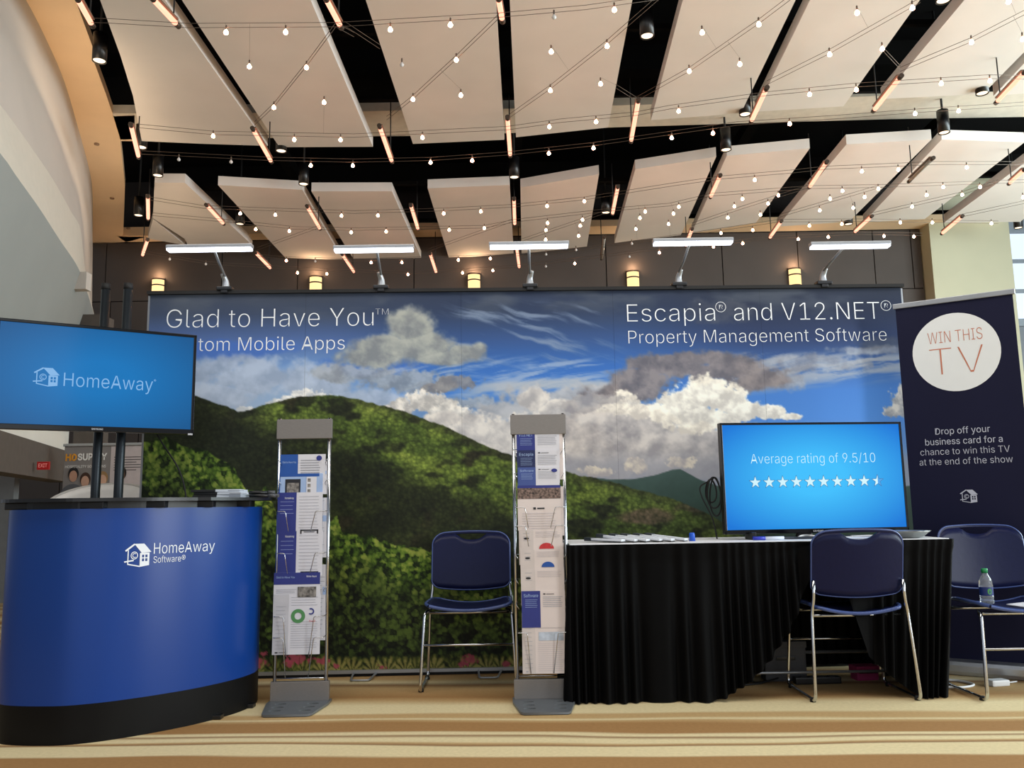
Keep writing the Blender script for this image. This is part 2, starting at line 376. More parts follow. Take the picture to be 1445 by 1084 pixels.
# ------------------------------------------------------------------ setting
def carpet():
    m = bpy.data.materials.new('striped_carpet'); m.use_nodes = True
    nt = m.node_tree; b = nt.nodes['Principled BSDF']; b.inputs['Roughness'].default_value = 0.95
    b.inputs['Specular IOR Level'].default_value = 0.15
    N = nt.nodes.new; L = nt.links.new
    tc = N('ShaderNodeTexCoord'); sep = N('ShaderNodeSeparateXYZ'); L(tc.outputs['Object'], sep.inputs[0])
    mp = N('ShaderNodeMapping'); mp.inputs['Scale'].default_value = (0.55, 2.2, 1); L(tc.outputs['Object'], mp.inputs[0])
    nz = N('ShaderNodeTexNoise'); nz.inputs['Scale'].default_value = 1.0; nz.inputs['Detail'].default_value = 2; L(mp.outputs[0], nz.inputs['Vector'])
    a = N('ShaderNodeMath'); a.operation = 'SUBTRACT'; L(nz.outputs['Fac'], a.inputs[0]); a.inputs[1].default_value = 0.5
    s = N('ShaderNodeMath'); s.operation = 'MULTIPLY_ADD'; L(a.outputs[0], s.inputs[0]); s.inputs[1].default_value = 0.16; L(sep.outputs['Y'], s.inputs[2])
    sx = N('ShaderNodeMath'); sx.operation = 'MULTIPLY_ADD'; L(sep.outputs['X'], sx.inputs[0]); sx.inputs[1].default_value = 0.045; L(s.outputs[0], sx.inputs[2])
    mr = N('ShaderNodeMapRange'); mr.inputs[1].default_value = 3.0; mr.inputs[2].default_value = 5.3; L(sx.outputs[0], mr.inputs[0])
    rp = N('ShaderNodeValToRGB'); L(mr.outputs[0], rp.inputs[0])
    cream, tan, brown, dk = (216,200,158), (186,155,108), (158,120,76), (138,105,72)
    stops = [(3.0,brown),(3.36,brown),(3.40,brown),(3.42,cream),(3.53,cream),(3.56,cream),(3.575,dk),(3.60,tan),(3.615,cream),(3.66,cream),(3.69,dk),(3.705,cream),(3.73,cream),
             (3.755,brown),(3.90,brown),(3.945,tan),(3.97,cream),(4.0,tan),(4.07,tan),(4.11,cream),(4.28,cream),(4.36,tan),(4.43,brown),(4.66,tan),(4.74,dk),(4.82,cream),(4.9,tan),(5.05,brown),(5.2,cream)]
    cr = rp.color_ramp
    while len(cr.elements) < len(stops): cr.elements.new(0.5)
    for e, (y, c) in zip(cr.elements, stops):
        e.position = (y - 3.0) / 2.3; e.color = lin(c) + (1,)
    # beyond the surveyed stretch: free-running stripes of the same colours
    wv = N('ShaderNodeTexNoise'); wv.noise_dimensions = '1D'; wv.inputs['Scale'].default_value = 3.5; wv.inputs['Detail'].default_value = 3; L(sx.outputs[0], wv.inputs['W'])
    r2 = N('ShaderNodeValToRGB'); L(wv.outputs['Fac'], r2.inputs[0]); c2 = r2.color_ramp
    c2.elements[0].position = 0.35; c2.elements[0].color = lin(brown) + (1,); c2.elements[1].position = 0.62; c2.elements[1].color = lin(cream) + (1,)
    g1 = N('ShaderNodeMath'); g1.operation = 'GREATER_THAN'; L(sx.outputs[0], g1.inputs[0]); g1.inputs[1].default_value = 5.3
    g2 = N('ShaderNodeMath'); g2.operation = 'LESS_THAN'; L(sx.outputs[0], g2.inputs[0]); g2.inputs[1].default_value = 3.0
    g = N('ShaderNodeMath'); g.operation = 'MAXIMUM'; L(g1.outputs[0], g.inputs[0]); L(g2.outputs[0], g.inputs[1])
    mx = N('ShaderNodeMix'); mx.data_type = 'RGBA'; L(g.outputs[0], mx.inputs['Factor']); L(rp.outputs[0], mx.inputs['A']); L(r2.outputs[0], mx.inputs['B'])
    fz = N('ShaderNodeTexNoise'); fz.inputs['Scale'].default_value = 60; fz.inputs['Detail'].default_value = 4; L(tc.outputs['Object'], fz.inputs['Vector'])
    fr = N('ShaderNodeMapRange'); fr.inputs[3].default_value = 0.84; fr.inputs[4].default_value = 1.14; L(fz.outputs['Fac'], fr.inputs[0])
    ml = N('ShaderNodeVectorMath'); ml.operation = 'SCALE'; L(mx.outputs['Result'], ml.inputs[0]); L(fr.outputs[0], ml.inputs['Scale'])
    L(ml.outputs[0], b.inputs['Base Color'])
    bp = N('ShaderNodeBump'); bp.inputs['Strength'].default_value = 0.35; bp.inputs['Distance'].default_value = 0.004
    f2 = N('ShaderNodeTexNoise'); f2.inputs['Scale'].default_value = 400; L(tc.outputs['Object'], f2.inputs['Vector']); L(f2.outputs['Fac'], bp.inputs['Height']); L(bp.outputs[0], b.inputs['Normal'])
    return m

struct(MB().box((-12, -7, -0.1), (12, 14.2, 0)).build('floor', carpet()))

# back wall: dark backing with taupe boards set proud of it
wb = struct(MB().box((-8.5, 13.66, 0), (6.74, 13.95, 6.4)).build('wall_back', JOINT))
random.seed(3)
zs = [0.1, 1.75, 3.2, 4.35, 5.34]
for r in range(4):
    x = -8.4 + (0.55 if r % 2 else 0.0)
    while x < 6.7:
        w = random.choice([0.62, 1.24, 1.24, 1.9])
        x1 = min(x + w, 6.73)
        if x1 - x > 0.1:
            MB().box((x + 0.008, 13.6, zs[r] + 0.008), (x1 - 0.008, 13.67, zs[r+1] - 0.008)).build('wall_board', WALL_BROWN, wb)
        x = x1
CREAM_WALL = M('pale_cream_wall', (188, 184, 158), 0.8, var=0.04, scale=1.5)
struct(MB().box((6.74, 13.3, 0), (8.02, 13.7, 6.4)).build('wall_right', CREAM_WALL))
# right-hand window bay, beyond the cream wall
GREY_WALL = M('grey_blue_wall', (120, 124, 132), 0.8)
struct(MB().box((8.02, 13.55, 0), (11.5, 13.75, 3.72)).build('wall_window_sill', GREY_WALL))
w1 = struct(MB().box((8.02, 13.50, 3.68), (11.5, 13.62, 3.80)).box((8.02, 13.5, 5.25), (11.5, 13.7, 5.6)).box((8.02, 13.5, 3.7), (8.1, 13.7, 5.3)).box((9.4, 13.5, 3.7), (9.5, 13.7, 5.3)).box((10.9, 13.5, 3.7), (11.0, 13.7, 5.3)).build('window_1', M('grey_window_frame', (128, 136, 146), 0.5)))
for x in (8.1, 9.5):
    for k in range(3):
        MB().box((x, 13.6, 3.8 + k*0.5), (x + (1.3 if x < 9 else 1.4), 13.61, 4.24 + k*0.5)).build('pane', E('daylight_glass', (225, 240, 255), 1.15), w1)
        MB().box((x, 13.56, 4.24 + k*0.5), (x + (1.3 if x < 9 else 1.4), 13.64, 4.30 + k*0.5)).build('glazing_bar', M('grey_window_frame'), w1)

# ceiling: black deck, hung white acoustic panels, cream soffit and rings
cl = struct(MB().box((-12, -2, 6.4), (12, 14.2, 6.55)).build('ceiling', BLACK_DECK))
for name, P in (('near', NEAR_PANELS), ('far', FAR_PANELS)):
    for p in P:
        MB().prism(p, 5.0, 5.12).build('ceiling_panel', PANEL_WHITE, cl)
ring = RING_NEAR + RING_FAR[::-1]
MB().prism(ring, 5.35, 5.45).build('ceiling_ring', M('ring_plaster', (208, 200, 186), 0.85), cl)
MB().prism([(-6.3, 13.3), (7.9, 13.1), (7.9, 13.6), (-6.3, 13.6)], 5.35, 5.5).build('ceiling_ring', CREAM, cl)
MB().prism(SOFFIT_A + [(-6.3, 13.6)] + SOFFIT_R[::-1], 5.35, 5.45).build('ceiling_soffit', CREAM, cl)
for k, (x, y) in enumerate(((-4.35, 7.2), (-4.75, 8.6), (-4.95, 9.8), (-5.6, 11.6), (-5.95, 12.9))):
    MB().lathe([(0.001, 5.335), (0.03, 5.335), (0.03, 5.352)], (x, y, 0), 10).build('sprinkler_cap', M('soffit_cap', (150, 120, 95), 0.6), cl)
# services in the black void above the panels
duct = MB()
for y in (6.2, 9.25, 12.6): duct.box((-5.5, y, 5.9), (9, y + 0.22, 6.2))
for x in (-3.2, 0.05, 3.1, 5.6): duct.box((x, 3, 5.75), (x + 0.14, 13, 5.9))
duct.build('ceiling_joists', M('black_joist', (13, 12, 11), 0.9, spec=0.1), cl)
# hanger rods and black rails that carry the panels
rails = MB()
for y in (7.4, 8.7): rails.box((-3.5, y, 5.3), (5.5, y + 0.05, 5.35))
for y in (10.9, 12.4): rails.box((-4.3, y, 5.2), (7.2, y + 0.05, 5.25))
rails.build('ceiling_rails', M('black_joist'), cl)

# curved white bulkhead on the left
def resample(pts, n):
    P = [Vector((p[0], p[1], 0)) for p in pts]; P = spline(P, 6)
    d = [0]
    for a, b in zip(P, P[1:]): d.append(d[-1] + (b - a).length)
    out = []
    for k in range(n):
        t = d[-1] * k / (n - 1); j = 0
        while j < len(d) - 2 and d[j+1] < t: j += 1
        f = (t - d[j]) / max(1e-9, d[j+1] - d[j]); out.append(P[j].lerp(P[j+1], min(1, f)))
    return out
nA = 40
A_ = resample(SOFFIT_A, nA); B_ = resample(BULK_B + [(-5.45, 10.7), (-6.0, 12.0)], nA); C_ = resample(BULK_C + [(-5.9, 12.1)], nA)
def loft(a, za, b, zb, mb):
    n = len(a)
    mb.add([(p.x, p.y, za) for p in a] + [(p.x, p.y, zb) for p in b], [(i, i+1, n+i+1, n+i) for i in range(n-1)], True)
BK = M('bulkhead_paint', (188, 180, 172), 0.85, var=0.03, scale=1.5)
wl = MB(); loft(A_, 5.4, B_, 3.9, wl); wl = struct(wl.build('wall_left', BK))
m_ = MB(); loft(B_, 3.9, C_, 3.4, m_); m_.build('ledge_band', M('bulkhead_lit_band', (202, 196, 184), 0.8, var=0.02), wl)  # same bulkhead paint, lightened: the highlight band is put into the colour
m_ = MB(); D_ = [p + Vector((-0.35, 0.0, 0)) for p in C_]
loft(C_, 3.4, D_, 2.15, m_); m_.build('lower_apron', M('bulkhead_shaded', (148, 152, 150), 0.85, var=0.03, scale=1.5), wl)  # same bulkhead paint, greyed so the shade below sits in the colour
MB().box((-4.95, 8.55, 3.22), (-4.35, 8.66, 3.4)).build('bracket_beam', BK, wl)

# far left end of the hall, seen under the screen
lw = struct(MB().prism([(-3.62, 4.9), (-4.18, 6.85), (-4.98, 9.6), (-5.2, 9.6), (-4.4, 6.8), (-3.82, 4.9)], 1.62, 2.25).build('wall_left_far', PAINT_WHITE))
fa = MB().prism([(-3.56, 4.9), (-4.12, 6.8), (-4.93, 9.6), (-5.15, 9.6), (-4.35, 6.8), (-3.78, 4.9)], 1.29, 1.62).build('fascia', M('fascia_brown', (88, 80, 74), 0.8), lw)
struct(MB().box((-9, 9.5, 0), (-5.5, 9.6, 1.42)).build('wall_left_rear', M('rear_wall_grey', (120, 120, 120), 0.8)))
struct(MB().box((-5.5, 10.6, 0), (-4.3, 10.7, 1.5)).build('door_opening_1', M('doorway_shade', (34, 28, 26), 0.6)))  # solid slab in the door opening, its darkness put into the colour
struct(MB().box((-4.93, 9.6, 0), (-4.68, 9.9, 3.2)).build('trim_1', M('taupe_column', (84, 76, 70), 0.8)))
cur = MB()
cur.add([(-4.9 + 0.02*i, 11.4 + 0.03*math.sin(i*1.3), z) for z in (0, 3) for i in range(41)], [(i, i+1, 42+i, 41+i) for i in range(40)], True)
tag(cur.build('curtain', M('gold_curtain', (150, 112, 60), 0.9)), 'gold brown curtain glimpsed between the two black screen poles', 'curtain')
struct(MB().box((-4.35, 11.0, 0), (-3.3, 11.1, 3.0)).build('wall_left_panel', M('pinkish_wall', (205, 190, 182), 0.85)))
ex = thing('exit_sign', 'small red exit sign on the dark fascia at far left', 'sign', (-4.37, 8.0, 1.35))
ex.scale = (0.62, 0.62, 0.75)
MB().rbox((-0.09, -0.02, 0), (0.09, 0.02, 0.10), 0.004).build('sign_box', E('exit_red', (170, 40, 40), 0.25, (130, 20, 20)), ex)
text_mb('EXIT', -0.065, 0.065, 0.03, flat_frame(-0.022), cap=0.045).build('lettering', E('exit_white', (240, 150, 140), 0.7), ex)

# wall sconces
for i, x in enumerate((-5.73, -3.165, -0.59, 1.996, 4.629)):
    s = thing('wall_sconce', 'half-round glowing wall sconce with dark bands, %s from left above the display wall' % ['first', 'second', 'third', 'fourth', 'fifth'][i], 'wall lamp', (x, 13.59, 4.43), 0, 'sconces on the taupe wall')
    half = lambda r, z0, z1: MB().add([(r*math.cos(-PI*k/12), r*math.sin(-PI*k/12), z) for z in (z0, z1) for k in range(13)], [(k, k+1, 14+k, 13+k) for k in range(12)], True)
    half(0.10, 0.0, 0.26).build('shade', E('sconce_glow', (255, 214, 150), 1.5), s)
    for z in (0.155, 0.255): half(0.106, z, z + 0.022).build('band', M('sconce_band', (60, 42, 30), 0.5), s)
    MB().box((-0.10, -0.012, -0.02), (0.10, 0.0, 0.3)).build('back_plate', M('sconce_band'), s)
    ld = bpy.data.lights.new('sconce_light', 'POINT'); ld.energy = 5.0; ld.color = (1, 0.62, 0.35); ld.shadow_soft_size = 0.05
    lo = bpy.data.objects.new('sconce_light', ld); COL.objects.link(lo); lo.parent = s; lo.location = (0, -0.09, 0.34)

# ------------------------------------------------------------------ string lights on wires
def bulb_mesh():
    m = MB(); m.lathe([(0.004, 0.022), (0.009, 0.014), (0.016, 0.003), (0.018, -0.006), (0.013, -0.015), (0.004, -0.02)], n=8); return m.mesh('bulb')
def socket_mesh():
    m = MB(); m.lathe([(0.006, 0.020), (0.007, 0.05), (0.003, 0.056)], n=6); return m.mesh('socket')
bme, sme = bulb_mesh(), socket_mesh(); bme.materials.append(BULB); sme.materials.append(WIRE)
bof = bulb_mesh(); bof.materials.append(BULB_OFF)
NAMES = ['string light wire across the top of the near panels', 'string light wire across the near panel ends', 'string light wire along the dark gap between panel rows',
 'upper string light wire across the far panel row', 'lower string light wire across the far panel row', 'lowest string light wire in front of the taupe wall', 'string light wire along the far ends of the far panels']
WIRE_LABELS = ['slanting wire with two bulbs over the second near panel from left', 'slanting wire with bulbs over the third near panel, left of centre gap',
 'slanting wire with bulbs over the fourth near panel, right of centre gap', 'slanting wire with bulbs over the fifth near panel, ending at a tube lamp',
 'slanting wire with bulbs over the sixth near panel from left', 'slanting wire at upper right over the seventh near panel', 'bare slanting wire over the far panel left of the centre gap',
 'slanting wire with bulbs over the far panel right of the centre gap', 'slanting wire with bulbs over the eighth and ninth far panels', 'slanting wire with bulbs over the seventh and eighth far panels',
 'slanting wire with bulbs over the second far panel from right', 'bare slanting wire over the third far panel from left', 'short bare wire in the dark gap at top left of centre',
 'short bare wire over the left rim of the third near panel', 'short wire by the gap right of the fourth near panel', 'short bright wire in the dark gap at upper right',
 'slanting wire at the right picture edge over the last far panel']
unl = [[] for _ in CABLES]
def segd(p, l):
    best = 1e9
    for a, b in zip(l, l[1:]):
        a = Vector(a); b = Vector(b); d = b - a; t = max(0, min(1, (Vector(p) - a).dot(d) / max(1e-9, d.dot(d)))); best = min(best, (Vector(p) - a - d*t).length)
    return best
for p in UNLIT_BULBS:
    unl[min(range(7), key=lambda k: segd(p, CABLES[k]))].append(p)
for i, c in enumerate(CABLES):
    mx = sum(p[0] for p in c) / len(c); my = sum(p[1] for p in c) / len(c)
    lab = NAMES[i] if i < 7 else WIRE_LABELS[i - 7]
    t = thing('string_light', lab, 'string lights', (c[0][0], c[0][1], 4.5), 0, 'string lights under the ceiling panels')
    o = Vector((c[0][0], c[0][1], 4.5))
    m = MB()
    for dz in (0, 0.035):
        m.tube([Vector((p[0], p[1], 4.5 + dz)) - o for p in c], 0.0026, 4)
    for bx, by, cx, cy in CABLE_BULBS[i]:
        m.tube([Vector((bx, by, 4.515)) - o, Vector((cx, cy, 4.53)) - o + Vector((0.001, 0, 0))], 0.0009, 3)
    m.build('wire', WIRE, t)
    for bx, by, cx, cy in CABLE_BULBS[i]:
        b = link('bulb', bme, None, t, Vector((bx, by, 4.46)) - o)
        link('socket', sme, None, b)
    for bx, by in unl[i]:
        b = link('bulb', bof, None, t, Vector((bx, by, 4.46)) - o, label='unlit clear bulb')
        link('socket', sme, None, b)

# tube lamps
rows = [('topmost row', range(0, 4)), ('row at near panel ends', range(4, 12)), ('row amid far panels', range(12, 22)), ('lowest row', range(22, 32))]
ORD = ['first', 'second', 'third', 'fourth', 'fifth', 'sixth', 'seventh', 'eighth', 'ninth', 'tenth', 'eleventh', 'twelfth']
unlit = {20, 27}
for rn, idx in rows:
    order = sorted(idx, key=lambda k: TUBES[k][0])
    for k in idx:
        x0, y0, x1, y1 = TUBES[k]
        a = Vector((x0, y0, 0)); b = Vector((x1, y1, 0)); d = b - a; ln = d.length
        t = thing('tube_lamp', '%s linear tube lamp, %s from left in the %s' % ('unlit grey' if k in unlit else 'glowing amber', ORD[order.index(k)], rn), 'lamp', ((x0+x1)/2, (y0+y1)/2, 4.6), math.atan2(d.y, d.x), 'tube lamps between the ceiling panels')
        h = ln / 2
        MB().tube([(-h, 0, 0), (h, 0, 0)], 0.020, 10).build('glass_tube', TUBE if k not in unlit else M('unlit_tube', (150, 146, 140), 0.3), t)
        MB().box((-h, -0.024, 0.024), (h, 0.024, 0.036)).build('rail', M('lamp_rail', (120, 100, 84), 0.5, 0.4), t)
        for s in (-1, 1): MB().tube([(s*h, 0, 0), (s*(h + 0.05), 0, 0)], 0.022, 10).build('end_cap', M('lamp_cap', (70, 60, 52), 0.5, 0.5), t)
        MB().tube([(h*0.8, 0, 0.036), (h*0.8, 0, 0.62)], 0.006, 6).build('hanger', BLACK_M, t)

# downlight cans
corder = sorted(range(len(CANS)), key=lambda k: (CANS[k][1] > 9.6, CANS[k][0]))
nn = sum(1 for c in CANS if c[1] <= 9.6)
for k, (x, y) in enumerate(CANS):
    r = corder.index(k)
    lab = 'black cylindrical downlight, %s from left %s' % (ORD[r] if r < nn else ORD[r - nn], 'over the near panel row' if r < nn else 'over the far panel row')
    t = thing('downlight', lab, 'downlight', (x, y, 4.95), 0, 'black can downlights')
    MB().lathe([(0.050, 0.01), (0.056, 0), (0.062, 0.0), (0.062, 0.26), (0.02, 0.27)], n=20).build('housing', BLACK, t)
    MB().lathe([(0.001, 0.008), (0.050, 0.008), (0.050, 0.012)], n=20).build('lens', E('downlight_glow', (255, 225, 190), 2.2), t)
    MB().tube([(0, 0, 0.26), (0, 0, 1.45)], 0.012, 6).build('stem', BLACK_M, t)

# ------------------------------------------------------------------ printed landscape of the display wall
_rng = np.random.RandomState(11)
_lat = [_rng.rand(256, 256).astype(np.float32) for _ in range(6)]
def vnoise(x, y, s=0):
    L_ = _lat[s % 6]
    xi = np.floor(x).astype(int); yi = np.floor(y).astype(int)
    fx = x - xi; fy = y - yi
    fx = fx*fx*(3-2*fx); fy = fy*fy*(3-2*fy)
    a = L_[xi & 255, yi & 255]; b = L_[(xi+1) & 255, yi & 255]; c = L_[xi & 255, (yi+1) & 255]; d = L_[(xi+1) & 255, (yi+1) & 255]
    return (a*(1-fx)+b*fx)*(1-fy) + (c*(1-fx)+d*fx)*fy
def fbm(x, y, sc, s=0, o=4, g=0.5):
    t = 0; amp = 1; tot = 0; x = x/sc; y = y/sc
    for k in range(o):
        t = t + amp*vnoise(x + 17.3*k + s*5.1, y + 9.7*k + s*3.3, s+k); tot += amp; amp *= g; x = x*2.03; y = y*2.03
    return t/tot
def worley(x, y, sc, s=0):
    x = x/sc; y = y/sc; xi = np.floor(x).astype(int); yi = np.floor(y).astype(int)
    best = np.full(x.shape, 9.0, np.float32); idv = np.zeros(x.shape, np.float32)
    for dx in (-1, 0, 1):
        for dy in (-1, 0, 1):
            cx = xi+dx; cy = yi+dy
            px = cx + _lat[s % 6][cx & 255, cy & 255]; py = cy + _lat[(s+1) % 6][cx & 255, cy & 255]
            d = np.sqrt((x-px)**2 + (y-py)**2); k = d < best
            best = np.where(k, d, best); idv = np.where(k, _lat[(s+2) % 6][cx & 255, cy & 255], idv)
    return best, idv
def sm(a, b, x):
    t = np.clip((x-a)/(b-a), 0, 1); return t*t*(3-2*t)
def over(C, col, al):
    al = al[..., None]; return C*(1-al) + np.asarray(col, np.float32)*al
def ip(Yv, xs, cols):
    return np.stack([np.interp(Yv, xs, [c[k] for c in cols]) for k in range(3)], -1)

def paint(X, Y):
    X = X.astype(np.float32); Y = Y.astype(np.float32)
    # sky
    L1 = ip(Y, [404, 440, 480, 520, 560, 600, 680], [(52,58,68),(54,66,90),(72,98,150),(104,140,190),(132,158,190),(150,165,185),(150,155,165)])
    L2 = ip(Y, [404, 440, 480, 520, 560, 600, 680], [(38,47,66),(42,56,84),(50,78,128),(50,98,170),(60,114,190),(96,128,170),(140,146,160)])
    L3 = ip(Y, [404, 440, 480, 520, 560, 600, 680], [(34,42,58),(34,44,68),(40,56,94),(56,92,152),(64,116,188),(70,124,196),(110,140,180)])
    w = sm(420, 640, X)[..., None]; C = L1*(1-w) + L2*w
    w = sm(860, 1080, X)[..., None]; C = C*(1-w) + L3*w
    wx = X + 30*(fbm(X, Y, 60, 1)-0.5); wy = Y + 24*(fbm(X, Y, 50, 2)-0.5)
    # blue hole at left
    C = over(C, (62, 100, 176), sm(0.9, 0.2, ((wx-330)/120)**2 + ((wy-492)/18)**2)*0.8)
    C = over(C, (58, 98, 176), sm(1.0, 0.2, ((wx-520)/90)**2 + ((wy-520)/16)**2)*0.7)
    # dark veil along the top
    f = fbm(X*0.6, Y*1.6, 42, 3)
    C = over(C, (84, 90, 98), sm(0.42, 0.75, f)*sm(470, 410, Y)*0.55)
    # cirrus streaks
    def streak(ang, lx, ly, s):
        ca, sa = math.cos(ang), math.sin(ang); u = X*ca + Y*sa; v = -X*sa + Y*ca
        return fbm(u/lx, v/ly + 3*fbm(X, Y, 90, s), 1.0, s, 4, 0.55)
    s1 = streak(0.30, 70, 9, 1)
    C = over(C, (126, 142, 165), sm(0.45, 0.78, s1)*sm(600, 660, X)*sm(900, 800, X)*sm(415, 440, Y)*sm(530, 500, Y)*0.75)
    s2 = streak(-0.16, 80, 7, 2)
    C = over(C, (150, 166, 190), sm(0.45, 0.7, s2)*sm(500, 560, X)*sm(880, 820, X)*sm(500, 520, Y)*sm(570, 555, Y)*0.75)
    C = over(C, (152, 158, 168), sm(0.36, 0.62, s2)*sm(1000, 1050, X)*sm(498, 512, Y)*sm(572, 545, Y + (X-1050)*0.10)*0.85)
    # light band below the central blue
    band = sm(12, 3, np.abs(wy - (556 - (X-640)*0.05)))*sm(620, 680, X)*sm(880, 850, X)
    C = over(C, (168, 172, 176), band*0.75)
    def cloud(C, blobs, hi, lo, edge=0.35, sc=22, amp=0.55, s=0, al=0.95, shade=1.0, soft=0.22):
        d = np.full(X.shape, -9.0, np.float32); top = np.zeros(X.shape, np.float32)
        n = fbm(X, Y, sc, s, 5, 0.55) - 0.5
        for cx, cy, rx, ry in blobs:
            q = 1 - np.sqrt(((X-cx)/rx)**2 + ((Y-cy)/ry)**2)
            top = np.where(q > d, (cy-Y)/ry, top); d = np.maximum(d, q)
        n = n + 0.55*(fbm(X, Y, sc*0.35, s+2, 3, 0.6) - 0.5)
        a = sm(-0.03, soft, d + amp*n*1.9)
        n2 = fbm(X+6, Y+9, sc*0.9, s, 5, 0.6) - fbm(X-4, Y-6, sc*0.9, s, 5, 0.6)
        t = np.clip(0.5 + 0.32*top*shade + n2*2.0, 0, 1)[..., None]
        col = np.asarray(lo, np.float32)*(1-t) + np.asarray(hi, np.float32)*t
        al_ = (a*al)[..., None]
        return C*(1-al_) + col*al_
    # veils
    C = cloud(C, [(350,535,110,34),(440,545,90,34),(300,520,70,22),(520,570,120,24),(300,560,80,30)], (178,188,204), (142,154,174), sc=34, s=4, al=0.8, soft=0.5)
    C = cloud(C, [(560,540,70,20),(480,530,60,16),(640,575,70,14),(620,550,30,12)], (160,166,174), (120,126,134), sc=20, s=1, al=0.8, soft=0.4)
    C = cloud(C, [(800,572,110,26),(720,590,80,20)], (176,176,178), (146,148,154), sc=30, s=2, al=0.9, soft=0.4)
    C = cloud(C, [(1150,520,110,16),(1220,500,60,9),(1090,545,60,18)], (160,166,176), (118,122,134), sc=26, s=3, al=0.75, soft=0.5)
    # large grey cloud at left centre
    C = cloud(C, [(575,462,42,36),(590,490,55,32),(540,492,60,26),(520,506,55,20),(650,500,34,16),(668,494,16,12),(620,508,60,14)], (168,170,160), (122,126,128), sc=26, s=0, al=0.93, amp=0.28, soft=0.4)
    C = cloud(C, [(635,545,32,12),(610,552,24,8)], (138,136,136), (108,108,114), sc=14, s=5, al=0.85)
    # dark cloud over the cumulus
    C = cloud(C, [(985,512,70,18),(940,522,80,24),(900,540,60,22),(1010,530,70,26),(880,560,70,18),(1060,545,60,20)], (134,126,126), (96,92,98), sc=24, s=2, al=0.93, shade=0.5, amp=0.45, soft=0.45)
    C = cloud(C, [(1240,490,50,12),(1010,440,70,22)], (92,94,100), (62,66,80), sc=24, s=1, al=0.45, soft=0.5)
    # bright cumulus
    C = cloud(C, [(425,560,22,10),(400,572,30,12),(440,568,26,14),(345,583,14,6)], (232,230,224), (176,180,184), sc=12, s=3)
    C = cloud(C, [(590,572,36,17),(560,582,24,14),(622,590,34,20),(545,585,22,10)], (226,221,212), (164,162,160), sc=14, s=1)
    C = cloud(C, [(745,570,24,16),(780,585,30,16),(660,620,70,30),(700,640,90,40),(620,600,30,14),(760,640,90,50)], (212,207,200), (156,154,156), sc=26, s=4, amp=0.5)
    C = cloud(C, [(860,640,110,52),(940,650,120,50),(820,610,50,26),(1010,650,70,40),(880,610,80,40),(1070,650,70,50)], (200,193,186), (142,138,140), sc=30, s=2, amp=0.4, shade=0.6)
    C = cloud(C, [(870,576,26,20),(848,582,20,10),(892,588,28,12),(915,590,18,10)], (236,230,216), (188,182,174), sc=13, s=5, amp=0.4)
    C = cloud(C, [(985,562,44,26),(955,575,36,24),(1015,575,36,30),(1040,590,36,18),(1070,592,36,12),(940,592,40,18),(980,600,70,24),(1105,598,20,6)], (240,235,220), (192,186,176), sc=16, s=0, amp=0.42)
    C = cloud(C, [(835,570,40,9),(810,580,30,10)], (160,156,156), (130,128,134), sc=14, s=3, al=0.7)
    C = cloud(C, [(1268,572,18,22),(1262,590,30,12),(1275,560,14,14)], (206,200,190), (140,140,144), sc=12, s=2)
    # rain-grey feet of the clouds
    C = over(C, (140, 142, 152), sm(640, 672, Y + 10*(fbm(X, Y, 30, 2)-0.5))*sm(640, 720, X)*0.75)
    C = cloud(C, [(885,668,16,12),(830,676,30,8),(950,665,22,10)], (214,204,184), (160,154,154), sc=12, s=4, al=0.8)
    # far ridge
    yc = np.interp(X, [780,850,880,910,935,947,958,975,1000,1015,1060,1120,1285], [680,688,688,683,675,674,680,690,699,702,708,712,700])
    d = Y - yc - 1.2*(fbm(X, Y, 7, 1)-0.5)
    C = over(C, (0,0,0), np.zeros_like(X))
    colc = ip(Y, [674, 720, 770], [(62,82,78),(48,68,62),(40,56,46)]) * (0.93+0.14*fbm(X, Y, 14, 2))[..., None]
    a = (sm(-0.8, 0.8, d))[..., None]; C = C*(1-a) + colc*a
    # main hill
    yb = np.interp(X, [190,262,275,300,320,335,350,365,380,400,420,440,460,480,500,540,580,620,660,700,760,800,850,900,950,990,1010,1060,1290],
                      [556,556,560,570,577,585,584,578,573,567,564,562,562,564,568,580,592,609,630,648,667,680,692,706,722,742,756,790,900])
    rough = 5*(fbm(X, Y*0.3, 9, 3, 4)-0.5)
    d = Y - yb - rough
    wd, wid = worley(X + 3*fbm(X, Y, 6, 2), Y*1.15 + 3*fbm(X, Y, 7, 4), 4.6, 1)
    wd2, wid2 = worley(X, Y, 8.5, 3)
    tex = np.clip(1.10 - 0.34*wd + 0.26*(wid-0.5) - 0.30*(wd2-0.5), 0.45, 1.5)
    big = fbm(X*0.8 + Y*0.5, Y*1.4 - X*0.5, 34, 5, 4)
    # the cloud shadow printed across the slope
    ysh = np.interp(X, [190,330,380,470,560,650,730,800,870,1010], [500,590,612,640,678,712,738,775,830,900]) + 30*(big-0.5)
    lit = sm(22, -26, Y - ysh)*sm(0.25, 0.5, fbm(X*0.7+Y*0.6, Y*1.5-X*0.4, 22, 2, 3))
    crest = sm(16, 2, d)
    g = 0.25 + 0.9*big + 0.35*(tex-1)
    sun = ip(np.clip(g, 0, 1.6), [0.3, 0.65, 0.95, 1.3], [(38,54,22),(64,86,32),(98,122,46),(140,156,66)])
    shd = ip(np.clip(g, 0, 1.6), [0.3, 0.65, 0.95, 1.3], [(18,24,14),(28,36,18),(38,48,22),(52,60,28)])
    br = 0.5*sm(0.62, 0.78, fbm(X*1.1, Y*1.4, 44, 1, 3))
    shd = over(shd, (42, 31, 25), br*0.7*np.clip(tex, 0.5, 1))
    hill = sun*lit[..., None] + shd*(1-lit[..., None])
    hill = over(hill, (46, 52, 28), crest*0.45*(X > 480))
